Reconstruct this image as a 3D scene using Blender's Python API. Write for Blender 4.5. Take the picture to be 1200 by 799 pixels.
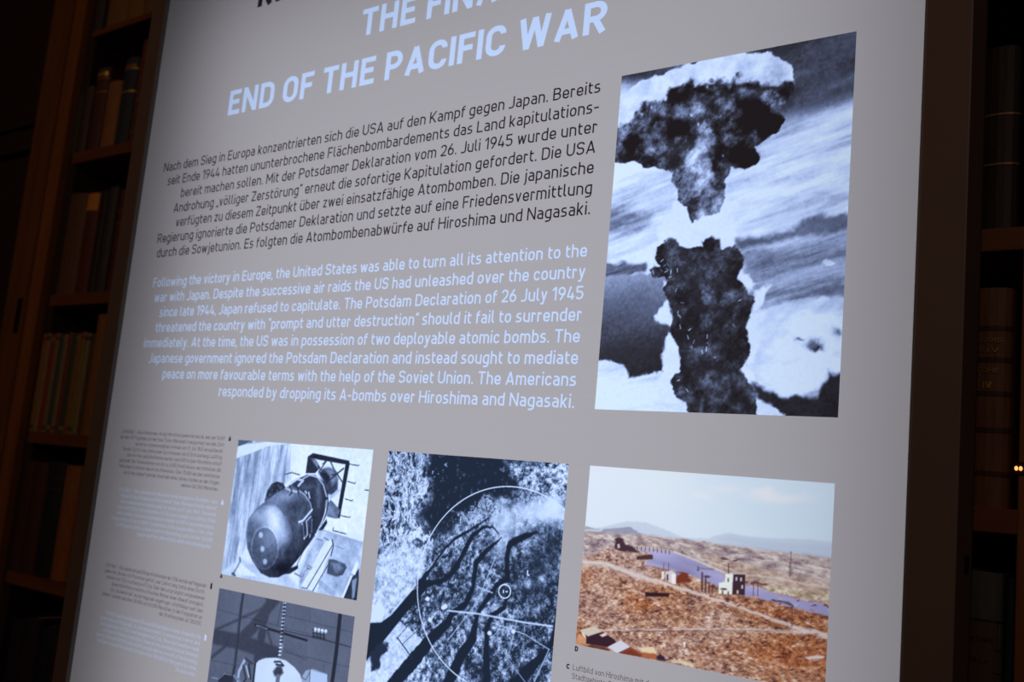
import bpy, bmesh, math, random
import numpy as np
from mathutils import Vector, Matrix
from mathutils.geometry import delaunay_2d_cdt

for o in list(bpy.data.objects): bpy.data.objects.remove(o)
scene = bpy.context.scene
COL = scene.collection

# ---------------------------------------------------------------- measures
# Display coordinates: X along the panel, Y up, Z out of the panel, unit = 11 cm.
U = 0.11
FLOOR_Y = -15.0
def W(X, Y, Z=0.0):
    return Vector((X*U, -Z*U, (Y-FLOOR_Y)*U))

# ---------------------------------------------------------------- camera
ROT = np.array([[0.79936085, 0.09234362, -0.5937128],
                [0.01071698, 0.985771, 0.16775182],
                [0.60075567, -0.14045705, 0.7869971]])
CAM = np.array([6.0075567, -1.40457049, 7.86997105])
FPX = 1208.71
cam_data = bpy.data.cameras.new('camera')
cam = bpy.data.objects.new('camera', cam_data); COL.objects.link(cam)
def dirw(v): return Vector((v[0], -v[2], v[1]))
r_, u_, b_ = dirw(ROT[0]), dirw(ROT[1]), dirw(ROT[2])
M = Matrix(((r_.x, u_.x, b_.x, 0), (r_.y, u_.y, b_.y, 0), (r_.z, u_.z, b_.z, 0), (0, 0, 0, 1)))
cam.matrix_world = Matrix.Translation(W(*CAM)) @ M
cam_data.sensor_width = 36.0
cam_data.lens = FPX/1200*36.0
cam_data.clip_start = 0.02
cam_data.dof.use_dof = True
cam_data.dof.focus_distance = 0.98
cam_data.dof.aperture_fstop = 8.0
scene.camera = cam

# ---------------------------------------------------------------- world, lights, exposure
scene.view_settings.view_transform = 'Standard'
scene.view_settings.look = 'None'
scene.view_settings.exposure = 0.0
scene.view_settings.gamma = 1.0
world = bpy.data.worlds.new('world'); scene.world = world
world.use_nodes = True
bg = world.node_tree.nodes['Background']
bg.inputs[0].default_value = (0.5, 0.42, 0.62, 1); bg.inputs[1].default_value = 0.008

def area_light(name, loc, target, size, size_y, power, color):
    d = bpy.data.lights.new(name, 'AREA'); d.shape = 'RECTANGLE'
    d.size = size; d.size_y = size_y; d.energy = power; d.color = color
    o = bpy.data.objects.new(name, d); COL.objects.link(o)
    o.location = loc
    o.rotation_euler = (target-loc).to_track_quat('-Z', 'Y').to_euler()
    return o
# warm, dim lamp of the reading room, in front of the cases and above
area_light('room_and_fill_light', W(-16, 10, 24), W(-16, 0, -3.6), 0.8, 0.8, 4.4, (1.0, 0.60, 0.32))
area_light('room_and_fill_light', W(10, 9, 16), W(4, 0, -3), 0.6, 0.6, 3.4, (1.0, 0.76, 0.60))  # unseen second light, added to brighten the bay right of the display
# the LED sheets inside the light box, behind the printed film
BL = (0.86, 0.93, 1.0)
def led(x0, x1, y0, y1, z, p):
    area_light('led_sheet', W((x0+x1)/2, (y0+y1)/2, z), W((x0+x1)/2, (y0+y1)/2, 5), (x1-x0)*U, (y1-y0)*U, p, BL)
led(-5.72, 3.74, -9.5, 4.85, -1.38, 6.4)

# ---------------------------------------------------------------- helpers
def lin(c):
    c = np.asarray(c, float)/255.0
    return np.where(c <= 0.04045, c/12.92, ((c+0.055)/1.055)**2.4)
def L3(r, g, b): return tuple(lin((r, g, b)))

def nodes_of(name):
    m = bpy.data.materials.new(name); m.use_nodes = True
    nt = m.node_tree; nt.nodes.clear()
    return m, nt, nt.nodes.new('ShaderNodeOutputMaterial')
def film_material(name, color=None, attr=False, grain=0.0):
    """backlit print: light passes through, tinted by the ink"""
    m, nt, out = nodes_of(name)
    t = nt.nodes.new('ShaderNodeBsdfTranslucent')
    if attr:
        a = nt.nodes.new('ShaderNodeVertexColor'); a.layer_name = 'ink'
        nt.links.new(a.outputs[0], t.inputs[0])
    else:
        tc = nt.nodes.new('ShaderNodeTexCoord'); mp = nt.nodes.new('ShaderNodeMapping')
        mp.inputs['Scale'].default_value = (5, 5, 900)
        n = nt.nodes.new('ShaderNodeTexNoise'); n.inputs['Scale'].default_value = 1.0
        mx = nt.nodes.new('ShaderNodeMix'); mx.data_type = 'RGBA'
        mx.inputs[6].default_value = (*[c*(1-grain) for c in color], 1)
        mx.inputs[7].default_value = (*[c*(1+grain) for c in color], 1)
        nt.links.new(tc.outputs['Object'], mp.inputs[0]); nt.links.new(mp.outputs[0], n.inputs[0])
        nt.links.new(n.outputs[0], mx.inputs[0]); nt.links.new(mx.outputs[2], t.inputs[0])
    nt.links.new(t.outputs[0], out.inputs[0])
    return m
def solid(name, color, rough=0.6, scale=(3, 3, 3), contrast=0.35, metal=0.0, bump=0.0, spec=0.3):
    m, nt, out = nodes_of(name)
    p = nt.nodes.new('ShaderNodeBsdfPrincipled')
    tc = nt.nodes.new('ShaderNodeTexCoord'); mp = nt.nodes.new('ShaderNodeMapping')
    mp.inputs['Scale'].default_value = scale
    n = nt.nodes.new('ShaderNodeTexNoise'); n.inputs['Scale'].default_value = 6
    n.inputs['Detail'].default_value = 6
    mx = nt.nodes.new('ShaderNodeMix'); mx.data_type = 'RGBA'
    mx.inputs[6].default_value = (*[c*(1-contrast) for c in color], 1)
    mx.inputs[7].default_value = (*[min(1, c*(1+contrast)) for c in color], 1)
    nt.links.new(tc.outputs['Object'], mp.inputs[0]); nt.links.new(mp.outputs[0], n.inputs[0])
    nt.links.new(n.outputs[0], mx.inputs[0]); nt.links.new(mx.outputs[2], p.inputs['Base Color'])
    p.inputs['Roughness'].default_value = rough; p.inputs['Metallic'].default_value = metal
    p.inputs['Specular IOR Level'].default_value = spec
    if bump:
        b = nt.nodes.new('ShaderNodeBump'); b.inputs['Strength'].default_value = bump; b.inputs['Distance'].default_value = 0.002
        nt.links.new(n.outputs[0], b.inputs['Height']); nt.links.new(b.outputs[0], p.inputs['Normal'])
    nt.links.new(p.outputs[0], out.inputs[0])
    return m
def ink_layer(name, color):
    m, nt, out = nodes_of(name)
    t = nt.nodes.new('ShaderNodeBsdfTransparent'); t.inputs[0].default_value = (*color, 1)
    nt.links.new(t.outputs[0], out.inputs[0]); return m

MAT = dict(
    grey_film=film_material('grey_film', L3(168, 160, 162), grain=0.03),
    white_film=film_material('white_film', L3(193, 209, 242)),
    photo=film_material('photo_print', attr=True),
    pale_film=film_material('pale_film', L3(176, 182, 206)),
    black_ink=ink_layer('black_ink', (0.06, 0.05, 0.06)),
    grey_ink=ink_layer('grey_ink', (0.28, 0.25, 0.27)),
    frame=solid('dark_brown_lacquer', (0.16, 0.10, 0.085), 0.5, (2, 2, 2), 0.12),
    lip=solid('grey_metal_lip', (0.20, 0.185, 0.18), 0.45, (2, 2, 2), 0.05, 0.3),
    box_inside=solid('white_enamel', (0.10, 0.10, 0.10), 0.8, (2, 2, 2), 0.02),
    box_back=solid('black_sheet_metal', (0.05, 0.045, 0.045), 0.6, (2, 2, 2), 0.1),
    slot=solid('black_slot', (0.004, 0.004, 0.004), 0.8),
    wood=solid('dark_oak', (0.20, 0.075, 0.018), 0.55, (7, 7, 0.7), 0.45, 0, 0.4),
    wood_warm=solid('warm_oak', (0.30, 0.10, 0.022), 0.5, (7, 7, 0.7), 0.45, 0, 0.4),
    wood_shelf=solid('shelf_oak', (0.20, 0.06, 0.022), 0.55, (0.9, 7, 7), 0.4, 0, 0.3),
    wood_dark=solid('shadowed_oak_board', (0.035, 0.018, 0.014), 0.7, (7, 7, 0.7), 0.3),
    page=solid('book_pages', (0.42, 0.33, 0.20), 0.9, (60, 1, 1), 0.3),
    gold=solid('gold_leaf', (0.75, 0.42, 0.10), 0.35, (80, 80, 80), 0.6, 0.6),
    floor=solid('dark_parquet_stain', (0.10, 0.05, 0.02), 0.4, (1, 8, 1), 0.4),
    plaster=solid('dark_plaster', (0.04, 0.025, 0.02), 0.9),
)

def mesh_obj(name, verts, faces, mat, parent=None, smooth=False):
    me = bpy.data.meshes.new(name); me.from_pydata([tuple(v) for v in verts], [], faces); me.update()
    if mat: me.materials.append(mat)
    if smooth: me.polygons.foreach_set('use_smooth', [True]*len(me.polygons))
    o = bpy.data.objects.new(name, me); COL.objects.link(o)
    if parent: o.parent = parent; o.matrix_parent_inverse = parent.matrix_world.inverted()
    return o
def empty(name, loc, label, cat, group=None):
    o = bpy.data.objects.new(name, None); COL.objects.link(o)
    o.location = loc; o.empty_display_size = 0.05
    o.matrix_world = Matrix.Translation(loc)
    o['label'] = label; o['category'] = cat
    if group: o['group'] = group
    return o
def tag(o, **k):
    for a, b in k.items(): o[a] = b
    return o
BOXF = [(0, 1, 2, 3), (7, 6, 5, 4), (0, 4, 5, 1), (1, 5, 6, 2), (2, 6, 7, 3), (3, 7, 4, 0)]
def box_verts(x0, x1, y0, y1, z0, z1):
    return [W(x0, y0, z0), W(x1, y0, z0), W(x1, y1, z0), W(x0, y1, z0), W(x0, y0, z1), W(x1, y0, z1), W(x1, y1, z1), W(x0, y1, z1)]
def boxes(name, bl, mat, parent=None, bev=0.0):
    bm = bmesh.new()
    for b in bl:
        vs = [bm.verts.new(v) for v in box_verts(*b)]
        fs = [bm.faces.new([vs[i] for i in f]) for f in BOXF]
    bmesh.ops.recalc_face_normals(bm, faces=bm.faces)
    if bev:
        bmesh.ops.bevel(bm, geom=bm.edges[:], offset=bev*U, segments=2, affect='EDGES', profile=0.7)
    me = bpy.data.meshes.new(name); bm.to_mesh(me); bm.free()
    me.materials.append(mat)
    o = bpy.data.objects.new(name, me); COL.objects.link(o)
    if parent: o.parent = parent; o.matrix_parent_inverse = parent.matrix_world.inverted()
    return o

def on_plane(px, py, z=0.0):
    """where a sight line measured in the photograph meets the plane Z = z of the display"""
    px = np.asarray(px, float); py = np.asarray(py, float)
    d = np.stack([(px-600)/FPX, (399.5-py)/FPX, -np.ones_like(px)], -1) @ ROT
    t = (z-CAM[2])/d[..., 2]
    return CAM[0]+t*d[..., 0], CAM[1]+t*d[..., 1]
def x_at(px, Y, z=0.0):
    """X of the point of height Y whose sight line has column px"""
    lo = 0.0; hi = 799.0; a, b = -400.0, 1300.0
    for _ in range(40):
        m = (a+b)/2
        if on_plane(px, m, z)[1] > Y: a = m
        else: b = m
    return float(on_plane(px, (a+b)/2, z)[0])

# ---------------------------------------------------------------- narrow technical lettering made of strokes
XH = 0.73
GL = {
 'A': (.74, 'a((A,0),(c,t+.03),(Z,0)); a((l+.10,.27),(r-.10,.27))'), 'B': (.66, 'a((l,b),(r,b,R),(r,.52,R),(l,.52)); a((l,t),(r-.03,t,R),(r-.03,.52,R),(l,.52)); a((l,0),(l,1))'),
 'C': (.66, 'a((r,.30),(r,b,R),(l,b,R),(l,t,R),(r,t,R),(r,.70))'), 'D': (.68, 'a((l,b),(r,b,R),(r,t,R),(l,t)); a((l,0),(l,1))'),
 'E': (.58, 'a((l,0),(l,1)); a((l,b),(W,b)); a((l,t),(W,t)); a((l,.52),(W-.06,.52))'), 'F': (.56, 'a((l,0),(l,1)); a((l,t),(W,t)); a((l,.50),(W-.06,.50))'),
 'G': (.67, 'a((r,.72),(r,t,R),(l,t,R),(l,b,R),(r,b,R),(r,.48),(c,.48))'), 'H': (.70, 'a((l,0),(l,1)); a((r,0),(r,1)); a((l,.52),(r,.52))'),
 'I': (.14, 'a((c,0),(c,1))'), 'J': (.48, 'a((0,b),(c-.05,b),(r,b,R),(r,1))'), 'K': (.68, 'a((l,0),(l,1)); a((l,.36),(Z,1)); a((l+.16,.52),(Z,0))'),
 'L': (.56, 'a((l,1),(l,b),(W,b))'), 'M': (.84, 'a((l,0),(l,1)); a((r,0),(r,1)); a((l,.97),(c,.30),(r,.97))'), 'N': (.72, 'a((l,0),(l,1)); a((r,0),(r,1)); a((l,.97),(r,.03))'),
 'O': (.68, 'o((l,b,R),(r,b,R),(r,t,R),(l,t,R))'), 'P': (.65, 'a((l,t),(r,t,R),(r,.44,R),(l,.44)); a((l,0),(l,1))'), 'Q': (.68, 'o((l,b,R),(r,b,R),(r,t,R),(l,t,R)); a((c,.25),(W,0))'),
 'R': (.67, 'a((l,t),(r,t,R),(r,.46,R),(l,.46)); a((l,0),(l,1)); a((c,.46),(Z,0))'), 'S': (.64, 'a((r,.76),(r,t,R),(l,t,R),(l,.52,R),(r,.52,R),(r,b,R),(l,b,R),(l,.24))'),
 'T': (.64, 'a((c,0),(c,1)); a((0,t),(W,t))'), 'U': (.68, 'a((l,1),(l,b,R),(r,b,R),(r,1))'), 'V': (.70, 'a((A,1),(c,-.0),(Z,1))'), 'W': (1.0, 'a((A,1),(.27,0),(c,.95),(.73,0),(Z,1))'),
 'X': (.68, 'a((A,0),(Z,1)); a((A,1),(Z,0))'), 'Y': (.68, 'a((c,0),(c,.45)); a((A,1),(c,.42),(Z,1))'), 'Z': (.60, 'a((0,t),(r,t),(l,b),(W,b))'),
 'a': (.52, 'a((l,x),(r,x,S),(r,0)); a((r,.41),(l,.41,Q),(l,b,Q),(r,b))'), 'b': (.55, 'a((l,0),(l,1)); a((l,b),(r,b,R),(r,x,R),(l,x))'),
 'c': (.50, 'a((r,.22),(r,b,S),(l,b,R),(l,x,R),(r,x,S),(r,.51))'), 'd': (.55, 'a((r,0),(r,1)); a((r,b),(l,b,R),(l,x,R),(r,x))'),
 'e': (.54, 'a((r,.20),(r,b,S),(l,b,R),(l,x,R),(r,x,R),(r,.34),(l,.34))'), 'f': (.34, 'a((l+.04,0),(l+.04,t,S),(W,t)); a((0,x),(W,x))'),
 'g': (.55, 'a((r,.73),(r,d,R),(l,d)); a((r,b),(l,b,R),(l,x,R),(r,x))'), 'h': (.55, 'a((l,0),(l,1)); a((l,x),(r,x,R),(r,0))'),
 'i': (.14, 'a((c,0),(c,.73)); a((c,.88),(c,1.02))'), 'j': (.22, 'a((r,.73),(r,d,S),(0,d)); a((r,.88),(r,1.02))'), 'k': (.52, 'a((l,0),(l,1)); a((l,.26),(Z,.73)); a((l+.13,.38),(Z,0))'),
 'l': (.24, 'a((l,1),(l,b,S),(W,b))'), 'm': (.86, 'a((l,0),(l,.73)); a((l,x),(c,x,S),(c,0)); a((c,x),(r,x,S),(r,0))'), 'n': (.55, 'a((l,0),(l,.73)); a((l,x),(r,x,R),(r,0))'),
 'o': (.54, 'o((l,b,R),(r,b,R),(r,x,R),(l,x,R))'), 'p': (.55, 'a((l,-.27),(l,.73)); a((l,b),(r,b,R),(r,x,R),(l,x))'), 'q': (.55, 'a((r,-.27),(r,.73)); a((r,b),(l,b,R),(l,x,R),(r,x))'),
 'r': (.36, 'a((l,0),(l,.73)); a((l,x),(r,x,S),(r,.55))'), 's': (.48, 'a((r,x),(l,x,Q),(l,.37,Q),(r,.37,Q),(r,b,Q),(l-s/2,b))'), 't': (.36, 'a((l+.04,.92),(l+.04,b,S),(W,b)); a((0,x),(W,x))'),
 'u': (.55, 'a((l,.73),(l,b,R),(r,b)); a((r,0),(r,.73))'), 'v': (.52, 'a((A,.73),(c,.02),(Z,.73))'), 'w': (.78, 'a((A,.73),(.22,.02),(c,.68),(.56,.02),(Z,.73))'),
 'x': (.50, 'a((A,0),(Z,.73)); a((A,.73),(Z,0))'), 'y': (.52, 'a((A,.73),(c,.06)); a((Z,.73),(c-.06,d),(0,d))'), 'z': (.46, 'a((0,x),(r,x),(l,b),(W,b))'),
 '0': (.60, 'o((l,b,R),(r,b,R),(r,t,R),(l,t,R))'), '1': (.34, 'a((r,0),(r,.98),(0,.74))'), '2': (.58, 'a((l,.74),(l,t,R),(r,t,R),(r,.52,R),(l,b),(W,b))'),
 '3': (.58, 'a((l,.78),(l,t,R),(r,t,R),(r,.52,S),(c,.52)); a((c,.52),(r,.52,S),(r,b,R),(l,b,R),(l,.24))'), '4': (.60, 'a((c-.02,1),(l,.22),(W,.22)); a((r-.10,.50),(r-.10,0))'),
 '5': (.58, 'a((r,t),(l,t),(l,.58),(r,.58,R),(r,b,R),(l,b,S),(l,.2))'), '6': (.58, 'a((r-.12,1),(l,.5),(l,b,R),(r,b,R),(r,.58,R),(l,.58,R),(l,.3))'), '7': (.56, 'a((0,t),(r,t),(l+.12,0))'),
 '8': (.60, 'o((l,b,R),(r,b,R),(r,.52,R),(l,.52,R)); o((l+.02,.52,R),(r-.02,.52,R),(r-.02,t,R),(l+.02,t,R))'), '9': (.58, 'a((l+.12,0),(r,.5),(r,t,R),(l,t,R),(l,.42,R),(r,.42,R),(r,.7))'),
 '.': (.14, 'a((c,0),(c,.15))'), ';': (.14, 'a((c,.14),(c-.05,-.14))@a((c,.5),(c,.65))'), ',': (.14, 'a((c,.14),(c-.05,-.14))'), ':': (.14, 'a((c,0),(c,.15)); a((c,.5),(c,.65))'), '-': (.38, 'a((0,.40),(W,.40))'),
 '"': (.26, 'a((.05,1.02),(.02,.80)); a((.22,1.02),(.19,.80))'), '„': (.26, 'a((.09,.12),(.03,-.12)); a((.26,.12),(.20,-.12))'), '“': (.26, 'a((.04,.80),(.08,1.02)); a((.20,.80),(.24,1.02))'), '”': (.26, 'a((.08,1.02),(.04,.80)); a((.24,1.02),(.20,.80))'),
 '(': (.24, 'a((W,1.05),(l,.8,S),(l,0,S),(W,-.15))'), ')': (.24, 'a((0,1.05),(r,.8,S),(r,0,S),(0,-.15))'), '–': (.55, 'a((0,.40),(W,.40))'),
 '▲': (.62, 'a((.3,0),(.3,.5)); a((.0,.1),(.31,.95),(.62,.1)); a((0,.07),(.62,.07))'), '▮': (.34, 'a((c,-.1),(c,1.15))'),
}
for u, base in (('ä', 'a'), ('ö', 'o'), ('ü', 'u')):
    GL[u] = (GL[base][0], GL[base][1]+'; a((c-.13,.87),(c-.13,1.0)); a((c+.13,.87),(c+.13,1.0))')
for ch in '▮': GL[ch] = (.34, 'a((.17,-.05),(.17,1.1)); a((.06,-.05),(.06,1.1)); a((.28,-.05),(.28,1.1))')
def fillet(pts, closed, seg):
    out = []; n = len(pts)
    for i, p in enumerate(pts):
        q = np.array(p[:2], float)
        r = p[2] if len(p) > 2 else 0
        if r <= 0 or (not closed and i in (0, n-1)): out.append(q); continue
        a = np.array(pts[(i-1) % n][:2], float); c = np.array(pts[(i+1) % n][:2], float)
        ra = len(pts[(i-1) % n]) > 2; rc = len(pts[(i+1) % n]) > 2
        da, dc = np.linalg.norm(a-q), np.linalg.norm(c-q)
        r = min(r, da/2 if ra else da*.98, dc/2 if rc else dc*.98)
        ua, uc = (a-q)/da, (c-q)/dc
        ctr = q+ua*r+uc*r
        for k in range(seg+1):
            th = k/seg*math.pi/2
            out.append(ctr-uc*r*math.cos(th)-ua*r*math.sin(th))
    res = [out[0]]
    for q in out[1:]:
        if np.linalg.norm(q-res[-1]) > 1e-3: res.append(q)
    if closed and np.linalg.norm(res[0]-res[-1]) < 1e-3: res.pop()
    return res
def ribbon(pts, closed, sw):
    """quads along a polyline with mitred joints; very sharp corners are butted instead"""
    n = len(pts); P = np.array(pts)
    if not closed:
        for i in range(1, n-1):
            d1 = P[i]-P[i-1]; d2 = P[i+1]-P[i]
            if d1@d2/np.linalg.norm(d1)/np.linalg.norm(d2) < -.15:
                e1 = P[i]+d1/np.linalg.norm(d1)*sw*.12; e2 = P[i]-d2/np.linalg.norm(d2)*sw*.12
                return ribbon(list(P[:i])+[e1], False, sw)+ribbon([e2]+list(P[i+1:]), False, sw)
    off = []
    for i in range(n):
        if closed or 0 < i < n-1:
            d1 = P[i]-P[i-1]; d2 = P[(i+1) % n]-P[i]
        elif i == 0: d1 = d2 = P[1]-P[0]
        else: d1 = d2 = P[-1]-P[-2]
        d1 = d1/np.linalg.norm(d1); d2 = d2/np.linalg.norm(d2)
        n1 = np.array([-d1[1], d1[0]]); n2 = np.array([-d2[1], d2[0]])
        m = (n1+n2)/np.linalg.norm(n1+n2)
        off.append(m/max(m@n1, .5)*sw/2)
    off = np.array(off); Lf = P+off; Rt = P-off
    return [(Rt[i], Rt[(i+1) % n], Lf[(i+1) % n], Lf[i]) for i in range(n if closed else n-1)]
_cache = {}
def glyph(ch, sw, seg):
    key = (ch, sw, seg)
    if key in _cache: return _cache[key]
    Wd, src = GL[ch]
    e = dict(W=Wd, l=sw/2, r=Wd-sw/2, c=Wd/2, b=sw/2, t=1-sw/2, x=XH-sw/2, d=-.27+sw/2, s=sw,
             R=max((Wd-sw)/2, sw*.55), S=.20, Q=max(.17, sw*.6), A=sw*.5, Z=Wd-sw*.5)
    q = []
    e['a'] = lambda *p: q.extend(ribbon(fillet(p, False, seg), False, sw))
    e['o'] = lambda *p: q.extend(ribbon(fillet(p, True, seg), True, sw))
    for st in src.replace('@', ';').split(';'):
        eval(st.strip(), {}, e)
    _cache[key] = (Wd, q); return _cache[key]
def set_line(text, x0, x1, y, cap, sw=.135, seg=3, gap=.13, align=None):
    """quads in X,Y for a line; stretched a little so that it runs from x0 to x1"""
    adv = 0; items = []
    for ch in text:
        if ch == ' ': adv += .30; continue
        wd, q = glyph(ch, sw, seg)
        items.append((adv, q)); adv += wd+gap
    adv -= gap
    if x0 is None: sx = cap; x0 = x1-adv*sx
    elif x1 is None: sx = cap
    else: sx = (x1-x0)/adv
    return [[(x0+(a+p[0])*sx, y+p[1]*cap) for p in quad] for a, q in items for quad in q]
def text_mesh(name, quads, mat, parent, z=0.006):
    v = [W(x, y, z) for q in quads for (x, y) in q]
    f = [(4*i, 4*i+1, 4*i+2, 4*i+3) for i in range(len(quads))]
    return mesh_obj(name, v, f, mat, parent)
def strip_with_letters(quads, rect):
    """cut the letters out of the film strip: returns triangles of the strip and of the letters"""
    x0, x1, y0, y1 = rect; s = 50.0
    vs = [(x0, y0), (x1, y0), (x1, y1), (x0, y1)]; fs = [[0, 1, 2, 3]]
    for q in quads:
        a = sum(q[i][0]*q[(i+1) % 4][1]-q[(i+1) % 4][0]*q[i][1] for i in range(4))
        if abs(a) < 1e-9: continue
        k = len(vs); vs.extend(q if a > 0 else q[::-1]); fs.append([k, k+1, k+2, k+3])
    V, E_, F, ov, oe, of = delaunay_2d_cdt([Vector((a*s, b*s)) for a, b in vs], [], fs, 1, 1e-6, True)
    pts = [(v[0]/s, v[1]/s) for v in V]
    T = np.array([tuple(f) for f in F]); PP = np.array(pts)
    cen = PP[T].mean(1); order = np.argsort(cen[:, 0]); cs = cen[order]; ink = np.zeros(len(T), bool)
    for q in quads:
        Q = np.array(q); i0, i1 = np.searchsorted(cs[:, 0], [Q[:, 0].min(), Q[:, 0].max()])
        c = cs[i0:i1]
        for tri in ((0, 1, 2), (0, 2, 3)):
            A, B, C_ = Q[tri[0]], Q[tri[1]], Q[tri[2]]
            def cr(u, v): return (v[0]-u[0])*(c[:, 1]-u[1])-(v[1]-u[1])*(c[:, 0]-u[0])
            a1, a2, a3 = cr(A, B), cr(B, C_), cr(C_, A)
            ins = ((a1 > 0) & (a2 > 0) & (a3 > 0)) | ((a1 < 0) & (a2 < 0) & (a3 < 0))
            ink[order[i0:i1][ins]] = True
    film = [tuple(int(i) for i in f) for f in T[~ink]]
    let = [tuple(int(i) for i in f) for f in T[ink]]
    return pts, film, let

# ---------------------------------------------------------------- the light box
FX0, FX1, FTOP, FBOT = -6.69, 3.78, 6.2, -10.0
PH = {}   # photo rectangles X0 X1 Y0 Y1
PH['cloud'] = (1.007, 3.226, -0.635, 2.529)
PH['bomb'] = (-3.909, -1.693, -2.697, -1.142)
PH['shed'] = (-3.909, -1.693, -4.40, -2.859)
PH['aerial'] = (-1.468, 0.777, -4.30, -1.142)
PH['ruins'] = (1.007, 3.226, -2.701, -1.142)

# white lines: (text, pixel column of the left end, Y of the baseline, right X, cap height, stroke)
TR = 0.781
white_lines = []
quads_title = []
TY = 3.026
capT = 0.335
tl = x_at(266.5, TY)
white_blocks = []     # (part name, label, lines[quads, rect])
def wl(text, x0, x1, y, cap, sw, seg=3):
    q = set_line(text, x0, x1, y, cap, sw, seg)
    xs = [p[0] for a in q for p in a]; ys = [p[1] for a in q for p in a]
    return q, (min(xs)-.03, max(xs)+.03, min(ys), max(ys))
def TYX(px, py): return tuple(float(v) for v in on_plane(px, py))
t2x, t2y = TYX(431, 40.8)
fx, _ = TYX(486.0, 26.6)
title1, r1 = wl('END OF THE PACIFIC WAR', tl, TR+.0, TY, capT, .185, 5)
# upper title line: THE ... measured from T to the foot of E
tw = sum(GL[c][0] for c in 'THE')+.26
title0, r0 = wl('THE FINAL', t2x-.12, t2x-.12+(fx-(t2x-.12))/tw*(sum(GL[c][0] for c in 'THEFINAL')+.13*7+.30), t2y, capT, .185, 5)
en = ['Following the victory in Europe, the United States was able to turn all its attention to the',
      'war with Japan. Despite the successive air raids the US had unleashed over the country',
      'since late 1944, Japan refused to capitulate. The Potsdam Declaration of 26 July 1945',
      'threatened the country with "prompt and utter destruction” should it fail to surrender',
      'immediately. At the time, the US was in possession of two deployable atomic bombs. The',
      'Japanese government ignored the Potsdam Declaration and instead sought to mediate',
      'peace on more favourable terms with the help of the Soviet Union. The Americans',
      'responded by dropping its A-bombs over Hiroshima and Nagasaki.']
en_px = [179, 180.5, 186.5, 182, 168, 174, 190, 256]
E1, E8 = .793, -.631
cap1 = .128
enl = []
for i, (s, px) in enumerate(zip(en, en_px)):
    y = E1+(E8-E1)*i/7
    enl.append(wl(s, x_at(px, y), TR, y, cap1, .13))
# captions in small white type
def small_block(lines, ptop, pbot, lefts, right_px_y, cap, text_right=None):
    """ptop, pbot: pixel of the right end of the first and last line"""
    (ax, ay), (bx, by) = TYX(*ptop), TYX(*pbot); out = []
    n = len(lines)
    for i, (s, l) in enumerate(zip(lines, lefts)):
        y = ay+(by-ay)*i/(n-1); xr = (ax+bx)/2
        out.append((s, x_at(l, y), xr, y, cap))
    return out
def c1(x, y): return (120+x/4.994, 495+y/4.994)
def c2(x, y): return (100+x/5.19, 645+y/5.19)
gA = ['„Little Boy“ – Die Atombombe, die auf Hiroshima geworfen wurde, war per Schiff',
      'auf den US-Flughafen auf der Insel Tinian (Marianen) transportiert worden. Dort',
      'wurde sie zusammengebaut und war am 31. Juli 1945 einsatzbereit.',
      'Sie war 3,20 m lang, hatte einen Durchmesser von 0,76 m und wog 4.400 kg.',
      'Die mit Uran gefüllte Bombe wurde rund 600 m über Hiroshima scharf',
      'gezündet. Bei Temperaturen von bis zu 3.000 Grad Celsius verschmolzen die',
      'Menschen im Umkreis des ersten Kilometers. Über 70.000 wurden unmittelbar',
      'durch den Abwurf getötet. Innerhalb eines Jahres starben an den Folgen',
      'weitere 140.000 Menschen.']
GL['Ü'] = (GL['U'][0], GL['U'][1]+'; a((c-.13,1.1),(c-.13,1.22)); a((c+.13,1.1),(c+.13,1.22))')
wA = ['"Little Boy" – the codename for the atomic bomb dropped on Hiroshima – was',
      'shipped to the US airbase on the island of Tinian (Mariana Islands), where it',
      'was assembled and made ready for action on 31 July 1945. The bomb',
      'measured 3.20 m, had a diameter of 0.76 m and a weight of 4,400 kg. Filled',
      'with uranium, the bomb exploded at a height of 600 m above Hiroshima.',
      'Temperatures of up to 3,000 C incinerated all the people within a 1 km. Over',
      '70,000 people died as a direct result of the bombing, and a further 140,000',
      'people died from after-effects within the following year.']
gB = ['„Fat Man“ – Die zweite einsatzfähige Atombombe der USA wurde auf Nagasaki',
      'geworfen. Sie war mit Plutonium gefüllt, war 3,66 m lang, hatte einen Durch-',
      'messer von 1,52 m und wog 4.672 kg. Über dem ursprünglich vorgesehenen',
      'Abwurfziel Kokura machte schlechtes Wetter einen Abwurf unmöglich.',
      'Als „Ausweichziel“ wurde Nagasaki angeflogen. Unmittelbar nach dem',
      'Abwurf starben zwischen 20.000 und 40.000 Menschen, in den Folgejahren an',
      'der Strahlung mehr als 100.000.']
wB = ['"Fat Man" was the codename of the second deployable A-bomb, dropped by the',
      'Americans on Nagasaki. A plutonium bomb, it measured 3.66 m and',
      'had a diameter of 1.52 m and weighed 4,672 kg. Since bad weather made',
      'a mission on Kokura impossible, Nagasaki was bombed instead. Between',
      'twenty thousand 20,000 and 40,000 people died as a result of the bombing;',
      'radiation caused the deaths of more than 100,000 in the years to come.',
      'The years after.']
bA = small_block(gA, c1(718, 105), c1(680, 403), [c1(v, 0)[0] for v in (115, 108, 195, 120, 145, 100, 100, 125, 462)], None, .050)
bW = small_block(wA, c1(672, 476), c1(638, 738), [c1(v, 0)[0] for v in (90, 105, 105, 85, 85, 50, 75, 202)], None, .050)
bB = small_block(gB, c2(735, 226), c2(708, 458), [c2(v, 0)[0] for v in (125, 120, 130, 160, 155, 105, 450)], None, .050)
bV = small_block(wB, c2(702, 540), c2(668, 768), [c2(v, 0)[0] for v in (120, 85, 90, 105, 65, 70, 545)], None, .050)
capW = [wl(s, a, b, y, c, .15, 1) for s, a, b, y, c in bW]
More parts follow.
